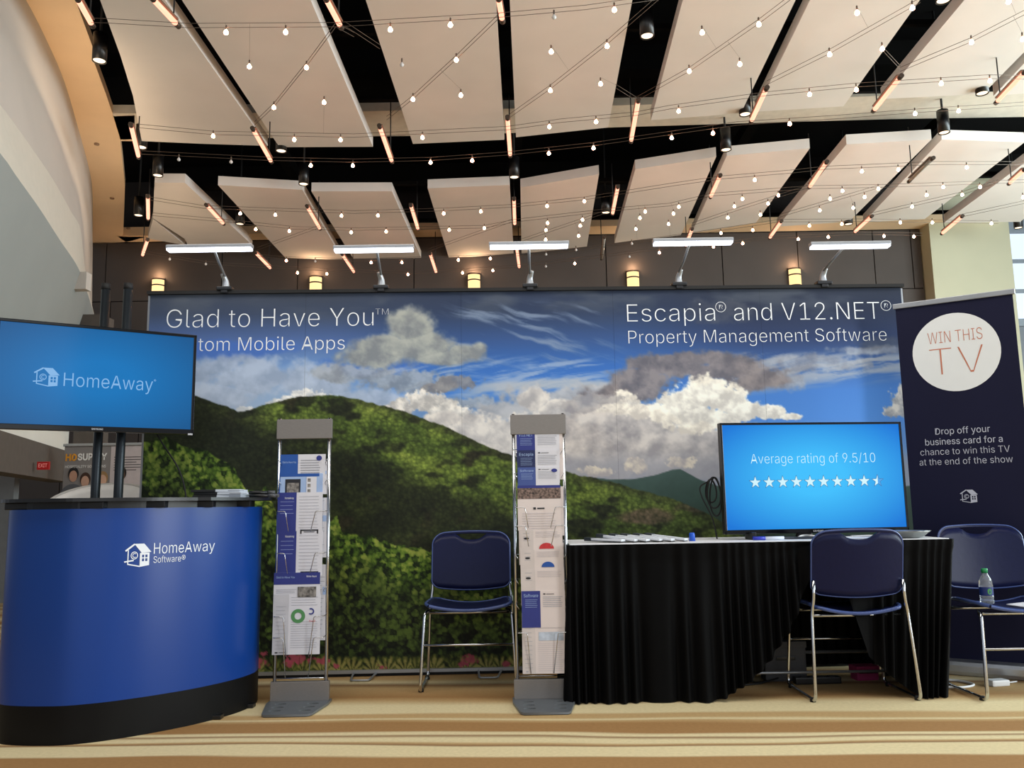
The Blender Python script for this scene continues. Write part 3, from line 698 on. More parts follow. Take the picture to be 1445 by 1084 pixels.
    rock = sm(1.0, 0.4, ((wx-895)/48)**2 + ((wy-742)/14)**2) + sm(1.0, 0.4, ((wx-965)/34)**2 + ((wy-735)/7)**2)*0.6
    hill = over(hill, (92, 78, 62), np.clip(rock, 0, 1)*0.8*np.clip(tex, 0.4, 1.1))
    far = sm(800, 960, X)*0.5
    hill = over(hill, (52, 64, 40), far*0.6)
    left = sm(395, 350, X)*sm(0, 10, Y-557)
    hill = over(hill, (26, 33, 21), left*0.6)
    hill = hill * np.clip(tex, 0.6, 1.35)[..., None] * np.array([1.02, 0.95, 1.04], np.float32)
    a = sm(-1.0, 1.0, d)[..., None]; C = C*(1-a) + hill*a
    # foreground shrubs
    yf = np.interp(X, [190,215,245,275,300,322,345,362,375,392,410,440,455,472,478,492,520,560,600,640,700,760,900,1290],
                      [622,628,622,640,646,660,690,702,700,735,748,752,745,736,762,758,766,782,786,812,822,832,845,850])
    lf, lid = worley(X + 4*fbm(X, Y, 8, 1), Y + 4*fbm(X, Y, 8, 5), 7.0, 2)
    lf2, lid2 = worley(X*1.2, Y*0.8, 4.2, 0)
    clump = fbm(X, Y*1.2, 36, 0, 3)
    d = Y - yf - 16*(fbm(X, Y*0.5, 16, 4, 4)-0.5) - 5*(lid-0.5)
    depth = sm(10, 120, Y - yf + 90*(clump-0.5))
    gl = np.clip(0.55 + 0.9*(lid-0.5) + 0.5*(lid2-0.5) - 0.55*(lf-0.35) + 0.9*(clump-0.5), 0, 1.4)
    bright = ip(gl, [0.0, 0.35, 0.7, 1.1], [(22,36,12),(58,86,26),(104,138,44),(158,176,74)])
    dark = ip(gl, [0.0, 0.35, 0.7, 1.1], [(8,12,7),(20,28,13),(40,54,22),(66,84,34)])
    yel = sm(0.5, 0.7, fbm(X, Y, 50, 2, 2))[..., None]
    bright = bright*(1-0.35*yel) + np.array([150,146,48], np.float32)*0.35*yel*np.clip(gl, 0, 1)[..., None]
    lft = sm(400, 330, X); depth = np.clip(depth + 0.35*lft*sm(720, 600, Y), 0, 1)
    depth = np.clip(depth + sm(640, 760, X)*0.55, 0, 1)
    bright = bright*np.array([0.88,0.86,0.9], np.float32)
    low = sm(868, 885, Y + 16*(clump-0.5))*sm(925, 905, Y)
    sh = bright*(1-depth[..., None]) + dark*depth[..., None]
    sh = sh*(1-0.35*low[..., None]) + np.array([74,92,38], np.float32)*0.35*low[..., None]*np.clip(gl*1.4, 0.1, 1.2)[..., None]
    a = sm(-1.2, 1.2, d)[..., None]; C = C*(1-a) + sh*a
    # flower bed along the bottom: spiky leaves and blossoms
    yy = 926 + 8*(fbm(X, Y*0, 26, 3, 2)-0.5)
    fan = np.abs(((X + (Y-946)*0.0) % 13) - 6.5) / 6.5
    hgt = 5 + 13*_lat[1][(np.floor(X/13).astype(int)) & 255, 7]
    cell = np.floor(X/22); ccx = (cell + 0.3 + 0.4*_lat[3][cell.astype(int) & 255, 5])*22
    th = np.arctan2(952 - Y, X - ccx); rad = np.sqrt((X-ccx)**2 + (952-Y)**2)
    ang = np.abs(np.sin(th*6 + cell*1.7))*sm(30, 10, rad)*(0.5 + _lat[4][cell.astype(int) & 255, 9])
    bed = sm(yy-2, yy+6, Y + 10*(ang-0.6))
    spk = ip(np.clip(ang + 0.5*(lid2-0.5), 0, 1.2), [0, 0.5, 1.0], [(20,26,12),(82,88,36),(150,140,78)])
    C = over(C, (0,0,0), bed*0.0); C = C*(1-bed[..., None]*0.85) + spk*bed[..., None]*0.85
    for fx, fy, fr in ((366,936,13),(418,932,16),(408,940,10),(452,936,11),(532,946,6),(650,938,12),(640,944,7),(700,944,7),(470,944,6),(372,925,6)):
        q = np.sqrt(((X-fx)/fr)**2 + ((Y-fy)/(fr*0.6))**2) + 0.9*(lid2-0.5)
        C = over(C, (158, 66, 84), sm(1.0, 0.6, q)*0.85)
    return np.clip(C, 0, 255)

WALLX0, WALLX1, WALLH = -2.156, 2.389, 2.24
def wall_pt(u, z, out=0.0):
    x = WALLX0 + (WALLX1 - WALLX0) * u
    return (x + 0.027*out, 5.06 + 0.0264*x - out, z)
GAIN = 1.28
def print_mat():
    m = bpy.data.materials.new('printed_graphic'); m.use_nodes = True
    nt = m.node_tree; b = nt.nodes['Principled BSDF']
    at = nt.nodes.new('ShaderNodeVertexColor'); at.layer_name = 'print'
    nt.links.new(at.outputs[0], b.inputs['Base Color'])
    b.inputs['Roughness'].default_value = 0.6; b.inputs['Specular IOR Level'].default_value = 0.25
    return m
PM = print_mat()
dw = thing('display_wall', 'wide backlit-look display wall printed with green hills and cloudy sky', 'display wall', (0, 5.06, 0))
def rel(p): return (p[0], p[1] - 5.06, p[2])
seams = [0.0, 0.204, 0.4085, 0.6105, 0.808, 1.0]
z0w, z1w = 0.035, 2.225
NR = 370
for s in range(5):
    u0, u1 = seams[s] + 0.0001, seams[s+1] - 0.0001
    nc = 148
    us = np.linspace(u0, u1, nc + 1); zs_ = np.linspace(z1w, z0w, NR + 1)
    U, Z = np.meshgrid(us, zs_)
    V = (z1w - Z) / (z1w - z0w)
    Xp = (212 - 13*V) + U*(1060 + 27*V); Yp = (411 - 7*U) + V*(540)
    colr = paint(Xp, Yp) / 255.0
    colr = np.where(colr <= 0.04045, colr/12.92, ((colr+0.055)/1.055)**2.4) * GAIN
    x = WALLX0 + (WALLX1-WALLX0)*U
    co = np.stack([x, 0.0264*x, Z], -1).reshape(-1, 3)
    idx = np.arange((NR+1)*(nc+1)).reshape(NR+1, nc+1)
    q = np.stack([idx[:-1,:-1], idx[1:,:-1], idx[1:,1:], idx[:-1,1:]], -1).reshape(-1, 4)
    me = bpy.data.meshes.new('graphic_panel')
    me.vertices.add(len(co)); me.vertices.foreach_set('co', co.ravel().astype(np.float32))
    me.loops.add(q.size); me.loops.foreach_set('vertex_index', q.ravel().astype(np.int32))
    me.polygons.add(len(q)); me.polygons.foreach_set('loop_start', (np.arange(len(q))*4).astype(np.int32))
    try: me.polygons.foreach_set('loop_total', np.full(len(q), 4, np.int32))
    except Exception: pass
    me.update(calc_edges=True)
    ca = me.color_attributes.new('print', 'FLOAT_COLOR', 'POINT')
    ca.data.foreach_set('color', np.concatenate([np.clip(colr, 0, 1), np.ones(colr.shape[:2]+(1,))], -1).astype(np.float32).ravel())
    link('graphic_panel', me, PM, dw)
fr = MB()
def bar(m, u0, u1, za, zb, o0, o1):
    P = [rel(wall_pt(u, z, o)) for z in (za, zb) for u, o in ((u0, o0), (u1, o0), (u1, o1), (u0, o1))]
    m.add(P, [(0,3,2,1),(4,5,6,7),(0,1,5,4),(1,2,6,5),(2,3,7,6),(3,0,4,7)])
m = MB(); bar(m, -0.003, 1.003, 2.225, 2.245, 0.02, -0.03); m.build('top_rail', BLACK_M, dw)
m = MB(); bar(m, -0.003, 1.003, 0.018, 0.036, 0.02, -0.02); m.build('bottom_rail', SILVER, dw)
m = MB(); bar(m, 0, 1, 0.0, 0.02, 0.0, -0.03); m.build('gap_shadow_strip', BLACK_M, dw)  # black strip laid in for the shadowed gap beneath the bottom rail
m = MB(); bar(m, 0, 1, 0.036, 2.225, -0.012, -0.016); m.build('backing', BLACK_M, dw)
for u in (0.0, 0.204, 0.4085, 0.6105, 0.808, 1.0):
    m = MB(); bar(m, u - 0.004, u + 0.004, 0.02, 2.225, -0.017, -0.04); m.build('post', SILVER, dw)
for u in (0.06, 0.285, 0.44, 0.70, 0.95):
    m = MB(); p = rel(wall_pt(u, 0, 0)); m.tube(rounded([(p[0]-0.06, p[1]-0.02, 0.02), (p[0]-0.05, p[1]-0.16, 0.008), (p[0]+0.05, p[1]-0.16, 0.008), (p[0]+0.07, p[1]-0.02, 0.02)], 0.02), 0.006, 6); m.build('foot', SILVER, dw)
def wpx(x, y):
    """print layout unit -> (u, z)"""
    v = (y - 408.0) / 542.0; return (x - 212 + 13*v) / (1060 + 27*v), 2.225 - (y - 411 + 7*(x-212)/1060) * (2.19/540.0)
WFR = lambda U, z: rel(wall_pt((U - WALLX0)/(WALLX1 - WALLX0), z, 0.0015))
LET = M('wall_lettering', (242, 246, 250), 0.5, var=0.01)
def wtext(body, xa, xb, yb, cap, off, label=None):
    if len(body) == 1:
        cap = None; vv = text_verts(body, off)[0]; s_ = (xb-xa)/(max(v[0] for v in vv) - min(v[0] for v in vv)); yb = yb + min(v[1] for v in vv)*s_
    ua, z = wpx(xa, yb); ub, _ = wpx(xb, yb); W_ = WALLX1 - WALLX0
    text_mb(body, WALLX0 + ua*W_, WALLX0 + ub*W_, z, WFR, off, cap=cap*2.19/540.0 if cap else None).build('lettering', LET, dw, label=label)
wtext('Glad to Have You', 235, 522, 461, 27.5, -0.014)
wtext('\u2122', 525, 543, 443, 11, -0.012)
wtext('Custom Mobile Apps', 233, 482, 496, 20, -0.010)
wtext('Escapia', 879, 1004, 455, 26.5, -0.014)
wtext('\u00ae', 1005, 1020, 441, 12, -0.016)
wtext('and V12.NET', 1031, 1240, 454, 26.5, -0.014)
wtext('\u00ae', 1242, 1257, 440, 12, -0.016)
wtext('Property Management Software', 880, 1248, 488, 19.5, -0.014)

# LED display lamps clipped to the top rail
for i, (bx, (l, c, r), z) in enumerate(zip((-1.71, -0.778, 0.119, 1.025, 1.913), ((-1.932,-1.67,-1.449), (-0.997,-0.755,-0.541), (-0.118,0.108,0.337), (0.818,1.031,1.277), (1.724,1.925,2.183)), (2.402, 2.39, 2.403, 2.415, 2.387))):
    yb = 5.06 + 0.0264*bx
    t = thing('display_lamp', 'white LED bar lamp on a curved arm, %s from left on the display wall' % ORD[i], 'display lamp', (bx, yb, 2.245), 0, 'LED lamps clipped on the display wall')
    MB().rbox((-0.045, -0.035, 0), (0.045, 0.035, 0.022), 0.006).rbox((-0.02, -0.03, -0.018), (0.02, 0.036, 0.005), 0.004).build('clamp', BLACK, t)
    MB().tube(spline([(0, 0, 0.02), (0, -0.005, 0.06), (-0.012*(1 if bx > 0 else -1)*-1, -0.03, 0.10)], 6), 0.024, 12, r2=0.012).build('swivel', SILVER, t)
    cx = c - bx
    MB().tube([(0, -0.02, 0.085), (cx*0.5, -0.17, 0.115), (cx, -0.335, z - 2.245)], 0.0075, 10).build('arm', SILVER, t)
    MB().rbox((l - bx, -0.362, z - 2.245), (r - bx, -0.318, z - 2.245 + 0.022), 0.004).build('light_bar', SILVER, t)
    MB().rbox((l - bx + 0.006, -0.366, z - 2.245 - 0.012), (r - bx - 0.006, -0.314, z - 2.245 + 0.001), 0.003).build('diffuser', E('led_white', (235, 240, 255), 5.0), t)

# ------------------------------------------------------------------ front counter
CT = [(-2.02,4.50),(-2.16,4.28),(-2.235,4.02),(-2.22,3.82),(-2.12,3.70),(-1.9,3.665),(-1.76,3.705),(-1.65,3.775),(-1.55,3.86),(-1.45,3.965),(-1.365,4.09),(-1.305,4.22),(-1.28,4.35),(-1.295,4.46)]
cpos = Vector((-1.75, 4.1, 0))
cs = [Vector((p[0], p[1], 0)) - cpos for p in CT]; cs = spline(cs, 6)
ct = thing('display_counter', 'curved royal blue exhibition counter with black top and black plinth', 'counter', cpos)
def wrap(curve, za, zb, th=0.012):
    n = len(curve); c = sum(curve, Vector()) / n
    inn = []
    for i, p in enumerate(curve):
        d = (curve[min(i+1, n-1)] - curve[max(i-1, 0)]).normalized(); nr = Vector((d.y, -d.x, 0))
        if nr.dot(p - c) < 0: nr = -nr
        inn.append(p - nr*th)
    vs = [(p.x, p.y, z) for z in (za, zb) for p in curve] + [(p.x, p.y, z) for z in (za, zb) for p in inn]
    f = []
    for i in range(n-1):
        f += [(i, i+1, n+i+1, n+i), (2*n+i, 3*n+i, 3*n+i+1, 2*n+i+1), (n+i, n+i+1, 3*n+i+1, 3*n+i), (i, 2*n+i, 2*n+i+1, i+1)]
    f += [(0, n, 3*n, 2*n), (n-1, 3*n-1, 4*n-1, 2*n-1)]
    m = MB(); no = 2*n
    m.add([vs[i] for i in range(no)], [q for q in f if max(q) < no], True)
    m.add(vs, [q for q in f if max(q) >= no], False)
    return m
g = wrap(cs, 0.155, 0.955).build('graphic_wrap', M('counter_blue', (6, 58, 138), 0.30, var=0.02, scale=2, spec=0.42), ct)
wrap(cs, 0.0, 0.155).build('plinth', M('plinth_black', (5, 5, 6), 0.5, var=0.05, spec=0.2), ct)
ins = [p * 0.93 for p in cs]
MB().prism([(p.x, p.y) for p in ins], 0.93, 0.985).build('inner_frame', BLACK, ct)
topo = [p + (p - Vector((0, 0, 0))).normalized() * 0.035 for p in cs]
topo = [Vector((p.x + (0.035 if p.x > 0.33 else 0), p.y, 0)) for p in topo]
MB().prism([(p.x, p.y) for p in topo], 0.985, 1.0).build('countertop', M('black_laminate', (13, 13, 15), 0.3), ct)
for k in (22, 34, 46, 56, 66):
    p = cs[k] * 0.95
    MB().rbox((p.x - 0.05, p.y - 0.02, 0.955), (p.x + 0.05, p.y + 0.02, 0.985), 0.004).build('bracket', BLACK, ct)
for k in (60, 70):
    p = cs[k]; MB().rbox((p.x - 0.03, p.y - 0.03, -0.0), (p.x + 0.02, p.y + 0.02, 0.02), 0.004).build('foot', BLACK, ct)
# emblem and lettering follow the curve: arc length -> point
_d = [0.0]
for a, b in zip(cs, cs[1:]): _d.append(_d[-1] + (b-a).length)
def on_curve(x, z, out=0.0015):
    """x given as world x on the right flank"""
    for i in range(30, len(cs)-1):
        if cs[i].x <= x <= cs[i+1].x:
            t = (x - cs[i].x) / (cs[i+1].x - cs[i].x); p = cs[i].lerp(cs[i+1], t); d = (cs[i+1]-cs[i]).normalized()
            return (p.x + d.y*out, p.y - d.x*out, z)
    return (x, cs[-1].y, z)
# CT_LOGO filled below
def cpt(px):   # world x of the curve at a bearing x/y
    for i in range(30, len(cs)-1):
        a = (cs[i] + cpos); b = (cs[i+1] + cpos)
        if a.x/a.y <= px <= b.x/b.y:
            t = (px - a.x/a.y)/(b.x/b.y - a.x/a.y); return a.x + (b.x-a.x)*t - cpos.x
    return 0
CL = M('counter_lettering', (235, 240, 248), 0.5, var=0.01)
LOGO = (-1.676, -1.592, -1.584, -1.392)   # emblem left/right, words left/right (world x on the curve)
house_mb(LOGO[0] - cpos.x, 0.702, (LOGO[1]-LOGO[0])/1.2, on_curve).xf(lambda x, y, z: (x, y, 0.702 + (z-0.702)*1.42)).build('emblem', CL, ct)
text_mb('HomeAway', LOGO[2] - cpos.x, LOGO[3] - cpos.x, 0.755, on_curve, -0.006, cap=0.047).build('lettering', CL, ct)
text_mb('Software\u00ae', LOGO[2] - cpos.x, -1.482 - cpos.x, 0.716, on_curve, -0.006, cap=0.028).build('lettering', CL, ct)

# notebooks and small things on the counter
for i, (dx, rz) in enumerate(((0.0, 0.02), (0.008, -0.05), (-0.01, 0.06))):
    t = thing('notebook', 'black notebook with white lower half, %s of the stack on the blue counter' % ['bottom', 'middle', 'top'][i], 'notebook', (-1.425 + dx, 4.22, 1.0005 + i*0.0135), rz, 'notebooks stacked on the counter')
    MB().rbox((-0.115, -0.08, 0), (0.0, 0.08, 0.012), 0.002).build('cover', M('notebook_black', (18, 18, 20), 0.5), t)
    MB().rbox((0.0, -0.08, 0.0), (0.115, 0.08, 0.012), 0.002).build('cover_white', M('notebook_white', (205, 212, 222), 0.5), t, label='white half of the cover')
    MB().box((0.06, -0.081, 0.004), (0.116, 0.0, 0.008)).build('pages', M('page_edges', (150, 155, 165), 0.7), t)
for i, (x, y, a, z) in enumerate(((-1.235, 4.24, 0.1, 1.008), (-1.225, 4.29, -0.25, 1.008), (-1.245, 4.265, 0.35, 1.0245))):
    t = thing('marker_pen', 'black marker pen beside the notebook stack, %s one' % ['nearest', 'farthest', 'topmost'][i], 'pen', (x, y, z), a, 'black pens on the counter')
    MB().tube([(-0.06, 0, 0), (0.03, 0, 0)], 0.008, 10).build('barrel', BLACK, t)
    MB().tube([(0.03, 0, 0), (0.065, 0, 0)], 0.0088, 10).build('cap', M('grey_cap', (70, 72, 76), 0.4), t)

# ------------------------------------------------------------------ screens
def screen_mat(name, inner, outer, strength):
    m = bpy.data.materials.new(name); m.use_nodes = True
    nt = m.node_tree; b = nt.nodes['Principled BSDF']
    b.inputs['Base Color'].default_value = (0.01, 0.01, 0.01, 1); b.inputs['Roughness'].default_value = 0.10; b.inputs['Specular IOR Level'].default_value = 0.3
    tc = nt.nodes.new('ShaderNodeTexCoord'); mp = nt.nodes.new('ShaderNodeMapping'); mp.inputs['Location'].default_value = (-0.5*1.5, 0, -0.5*1.5); mp.inputs['Scale'].default_value = (1.5, 0, 1.5)
    nt.links.new(tc.outputs['Generated'], mp.inputs[0])
    gr = nt.nodes.new('ShaderNodeTexGradient'); gr.gradient_type = 'SPHERICAL'; nt.links.new(mp.outputs[0], gr.inputs[0])
    rp = nt.nodes.new('ShaderNodeValToRGB'); nt.links.new(gr.outputs[1], rp.inputs[0])
    rp.color_ramp.elements[0].position = 0.0; rp.color_ramp.elements[0].color = lin(outer) + (1,)
    rp.color_ramp.elements[1].position = 0.75; rp.color_ramp.elements[1].color = lin(inner) + (1,)
    nt.links.new(rp.outputs[0], b.inputs['Emission Color']); b.inputs['Emission Strength'].default_value = strength
    return m
def make_tv(label, loc, rz, w, h, smat, bez=0.016, low=0.028):
    t = thing('flat_screen_television', label, 'television', loc, rz)
    MB().rbox((-w/2, 0.0, -h/2), (w/2, 0.035, h/2), 0.004).build('cabinet', BLACK, t)
    f = MB()
    f.rbox((-w/2, -0.008, h/2 - bez), (w/2, 0.004, h/2), 0.003).rbox((-w/2, -0.008, -h/2), (w/2, 0.004, -h/2 + low), 0.003)
    f.rbox((-w/2, -0.008, -h/2), (-w/2 + bez, 0.004, h/2), 0.003).rbox((w/2 - bez, -0.008, -h/2), (w/2, 0.004, h/2), 0.003)
    f.build('bezel', M('glossy_bezel', (10, 10, 12), 0.12), t)
    MB().rbox((-w*0.3, 0.035, -h*0.35), (w*0.3, 0.07, h*0.25), 0.01).build('rear_housing', BLACK, t)
    s = MB().box((-w/2 + bez, -0.003, -h/2 + low), (w/2 - bez, 0.001, h/2 - bez)).build('screen', smat, t)
    return t, s
tvl, sl = make_tv('large television showing a birdhouse emblem on blue, mounted behind the counter', (-2.168, 4.46, 1.636), math.atan2(0.52, 0.81), 0.963, 0.558, screen_mat('screen_blue', (0, 114, 184), (0, 84, 142), 1.0))
SF = flat_frame(-0.0045)
W_, H_ = 0.963, 0.558
SL = E('screen_letter', (128, 178, 226), 1.0)
house_mb(-W_/2 + 0.185*W_, H_/2 - 0.60*H_, 0.096, SF).xf(lambda x, y, z: (x, y, z)).build('emblem', SL, sl)
text_mb('HomeAway', -W_/2 + 0.325*W_, -W_/2 + 0.772*W_, H_/2 - 0.588*H_, SF, -0.006, cap=0.070).build('lettering', SL, sl)
text_mb('\u00ae', -W_/2 + 0.776*W_, -W_/2 + 0.788*W_, H_/2 - 0.50*H_, SF).build('lettering', SL, sl)
text_mb('SAMSUNG', -0.028, 0.028, -H_/2 + 0.009, flat_frame(-0.0092), 0.01, cap=0.009).build('maker_mark', M('bezel_mark', (190, 190, 195), 0.4), tvl)
MB().rbox((W_/2 - 0.03, -0.009, -H_/2 - 0.004), (W_/2 - 0.005, 0.0, -H_/2 + 0.006), 0.002).build('corner_tab', M('bezel_mark'), tvl)

tvr, sr = make_tv('television showing nine and a half stars on blue, standing on the black-skirted table', (1.567, 4.50, 1.062), math.atan2(0.10, 0.985), 0.99, 0.572, screen_mat('screen_sky', (60, 190, 252), (0, 116, 214), 1.0), 0.012, 0.022)
W_, H_ = 0.99, 0.572
SL2 = E('screen_letter_pale', (205, 240, 250), 1.0)
text_mb('Average rating of 9.5/10', -W_/2 + 0.158*W_, -W_/2 + 0.842*W_, H_/2 - 0.372*H_, SF, -0.012, cap=0.049).build('lettering', SL2, sr)
def star(cx, cy, r, half=False):
    P = []
    for k in range(10):
        a = PI/2 + k*PI/5; rr = r if k % 2 == 0 else r*0.40
        P.append((cx + rr*math.cos(a), cy + rr*math.sin(a)))
    return P
for k in range(10):
    cx = -W_/2 + (0.176 + 0.0745*k)*W_; cz = H_/2 - 0.542*H_
    P = star(cx, cz, 0.036)
    MB().add([(p[0], -0.0040, p[1]) for p in P] + [(cx, -0.0040, cz)], [(10, i, (i+1) % 10) for i in range(10)]).build('star_outline', E('star_rim', (10, 60, 120), 1.0), sr)
    Q = star(cx, cz, 0.031)
    if k < 9:
        MB().add([(p[0], -0.0048, p[1]) for p in Q] + [(cx, -0.0048, cz)], [(10, i, (i+1) % 10) for i in range(10)]).build('star', SL2, sr)
    else:
        MB().add([(p[0], -0.0048, p[1]) for p in Q] + [(cx, -0.0048, cz)], [(10, i, (i+1) % 10) for i in range(5, 10)]+[(10, i, (i+1) % 10) for i in range(5)]).build('star', E('star_empty', (40, 150, 225), 1.0), sr)
        MB().add([(p[0], -0.0052, p[1]) for p in Q] + [(cx, -0.0052, cz)], [(10, i, i+1) for i in range(0, 5)]).build('star', SL2, sr)
text_mb('SAMSUNG', -0.028, 0.028, -H_/2 + 0.006, flat_frame(-0.0092), 0.01, cap=0.008).build('maker_mark', M('bezel_mark'), tvr)
# its foot
bp = [(0.16*math.cos(a) * 1.5, 0.10*math.sin(a)) for a in [2*PI*k/28 for k in range(28)]]
zt = 0.7485 - 1.062
MB().prism(bp, zt, zt + 0.012).build('foot_plate', M('glossy_foot', (60, 66, 74), 0.15, 0.3), tvr, (-0.05, 0.03, 0))
MB().rbox((-0.10, 0.02, zt + 0.01), (-0.02, 0.05, -H_/2 + 0.05), 0.006).build('neck', BLACK, tvr)
for s in (-1, 1): MB().rbox((s*0.36 - 0.012, -0.05, zt), (s*0.36 + 0.012, 0.05, -H_/2 + 0.01), 0.004).build('leg', BLACK, tvr)

# stand that carries the left screen
ms = thing('screen_stand', 'two black round poles on a base behind the counter carrying the left screen', 'screen stand', (-2.195, 4.66, 0))
for s, x in ((0, -0.062), (1, 0.062)):
    MB().tube([(x, 0, 0.02), (x, 0, 2.17)], 0.024, 18).build('pole', DARK_STEEL, ms)
    MB().lathe([(0.001, 0.0), (0.0235, 0.0), (0.0245, -0.02), (0.0245, -0.035), (0.02, -0.035)][::-1], (x, 0, 2.205), 16).build('pole_cap', BLACK_M, ms)
MB().rbox((-0.3, -0.10, 0), (0.3, 0.35, 0.03), 0.008).build('base_plate', BLACK_M, ms)
MB().rbox((-0.10, -0.115, 1.47), (0.13, -0.02, 1.80), 0.005).build('mount_bracket', BLACK_M, ms)
MB().rbox((-0.10, -0.03, 1.9), (0.10, 0.0, 1.94), 0.004).build('cross_bar', BLACK_M, ms)
tag(MB().tube(spline([(-1.98, 4.74, 1.38), (-1.93, 4.74, 1.3), (-1.84, 4.73, 1.17), (-1.79, 4.72, 1.02), (-1.78, 4.72, 0.8), (-1.80, 4.73, 0.3), (-1.86, 4.75, 0.006)], 8), 0.005, 6).build('power_cable', BLACK_M), 'black cable hanging down from the left screen behind the counter', 'cable')

# white stool and banner behind the counter
st = thing('bar_stool', 'white moulded bar stool whose curved back shows behind the counter', 'stool', (-2.53, 5.22, 0))
st.scale = (1.16, 1, 1)
sh = MB()
n, rws = 28, 8
for shell, r0 in ((0, 0.285), (1, 0.262)):
    pass
vs = []; fs = []
for j in range(rws + 1):
    for i in range(n + 1):
        a = math.radians(200 + (340-200)*0) if False else math.radians(-20 + 220*i/n)
        prof = math.sin(math.radians(180*i/n)) ** 0.55
        z = 0.78 + (0.335*prof)*j/rws
        rr = 0.25 + 0.035*j/rws
        vs.append((rr*math.cos(a), rr*math.sin(a)*0.85, z))
fs = [(j*(n+1)+i, j*(n+1)+i+1, (j+1)*(n+1)+i+1, (j+1)*(n+1)+i) for j in range(rws) for i in range(n)]
o = MB().add(vs, fs, True).build('backrest', M('stool_white', (216, 214, 210), 0.4), st)
md = o.modifiers.new('thickness', 'SOLIDIFY'); md.thickness = 0.018
MB().tube([Vector(v) + Vector((0, 0, 0.002)) for v in vs[-(n+1):]], 0.011, 8).build('rim', M('stool_rim', (170, 168, 164), 0.4), st)
MB().lathe([(0.05, 0.74), (0.24, 0.75), (0.25, 0.78), (0.24, 0.80), (0.001, 0.80)], n=28).build('seat', M('stool_white'), st)
MB().tube([(0, 0, 0.02), (0, 0, 0.75)], 0.025, 14).build('column', CHROME, st)
MB().lathe([(0.21, 0.0), (0.21, 0.01), (0.05, 0.035), (0.02, 0.05)], n=28).build('base', CHROME, st)

hb = thing('pull_up_banner', 'grey pull-up banner with four portraits seen behind the screen poles at left', 'banner', (-4.05, 8.5, 0), -0.01)
hb.scale = (0.86, 0.86, 0.905)
MB().rbox((-0.46, 0, 0.08), (0.46, 0.006, 1.78), 0.002).build('graphic', M('banner_grey', (126, 122, 122), 0.7, var=0.08, scale=2), hb)
MB().rbox((-0.47, -0.02, 1.77), (0.47, 0.02, 1.80), 0.005).build('top_rail', SILVER, hb)
MB().rbox((-0.48, -0.1, 0), (0.48, 0.1, 0.08), 0.02).build('base', SILVER, hb)
MB().rbox((0.08, -0.002, 0.08), (0.455, 0.001, 1.765), 0.001).build('pale_side', M('banner_pale', (186, 176, 178), 0.7), hb)
FF = flat_frame(-0.006)
text_mb('HD', -0.44, -0.31, 1.615, FF, 0.03, cap=0.075).build('lettering', M('banner_amber', (222, 152, 40), 0.6), hb, label='amber letters')
text_mb('SUPPLY', -0.30, 0.04, 1.62, FF, 0.03, cap=0.072).build('lettering', M('banner_white', (225, 225, 225), 0.6), hb)
text_mb('HOSPITALITY SOLUTIONS', -0.44, 0.03, 1.535, FF, 0.01, cap=0.028).build('lettering', M('banner_white'), hb)
ln = MB()
for k in range(6): ln.box((0.12, -0.004, 1.64 - k*0.028), (0.43 - 0.05*(k % 3 == 2), -0.003, 1.648 - k*0.028))
ln.build('text_lines', M('banner_text', (70, 66, 68), 0.7), hb)
for k, (x, z, skin, hair, top) in enumerate(((-0.34, 1.34, (176,136,116), (28,28,32), (84,86,92)), (-0.20, 1.28, (190,150,130), (62,40,32), (60,52,60)), (0.0, 1.29, (200,160,138), (150,118,80), (50,46,46)), (0.21, 1.34, (96,66,52), (36,28,26), (34,30,30)))):
    z += 0.11; f = MB(); sk = M('portrait_skin_%s' % ['a', 'b', 'c', 'd'][k], skin, 0.7)
    poly_mb([disc(x, z - 0.24, 0.15, 24, 0, 180)], flat_frame(-0.005)).build('portrait_clothes', M('portrait_cloth_%s' % ['a', 'b', 'c', 'd'][k], top, 0.8), hb)
    poly_mb([[(x + 0.062*math.cos(a), z + 0.02 + 0.075*math.sin(a)) for a in [2*PI*q/20 for q in range(20)]]], flat_frame(-0.006)).build('portrait_hair', M('portrait_hair_%s' % ['a', 'b', 'c', 'd'][k], hair, 0.8), hb)
    poly_mb([[(x + 0.046*math.cos(a), z - 0.005 + 0.062*math.sin(a)) for a in [2*PI*q/20 for q in range(20)]]], flat_frame(-0.007)).build('portrait_face', sk, hb)

# ------------------------------------------------------------------ brochure racks
def plate_with_slots():
    """2-D outline with six oval slots, extruded"""
    cu = bpy.data.curves.new('base_plate', 'CURVE'); cu.dimensions = '2D'; cu.fill_mode = 'BOTH'; cu.extrude = 0.005
    def sp(pts):
        s = cu.splines.new('POLY'); s.points.add(len(pts)-1); s.use_cyclic_u = True
        for q, p in zip(s.points, pts): q.co = (p[0], p[1], 0, 1)
    sp([(-0.15, 0.03), (-0.15, -0.06), (-0.115, -0.27), (-0.10, -0.29), (0.10, -0.29), (0.115, -0.27), (0.15, -0.06), (0.15, 0.03)])
    for sx in (-1, 1):
        for j in range(3):
            cx, cy = sx*(0.078 - 0.004*j), -0.07 - 0.07*j
            sp([(cx + 0.030*math.cos(a), cy + 0.014*math.sin(a)) for a in [2*PI*k/16 for k in range(16)]])
    o = bpy.data.objects.new('tmp', cu); COL.objects.link(o)
    me = bpy.data.meshes.new_from_object(o.evaluated_get(bpy.context.evaluated_depsgraph_get()))
    bpy.data.objects.remove(o); bpy.data.curves.remove(cu); me.materials.clear()
    return me
PLATE = plate_with_slots()
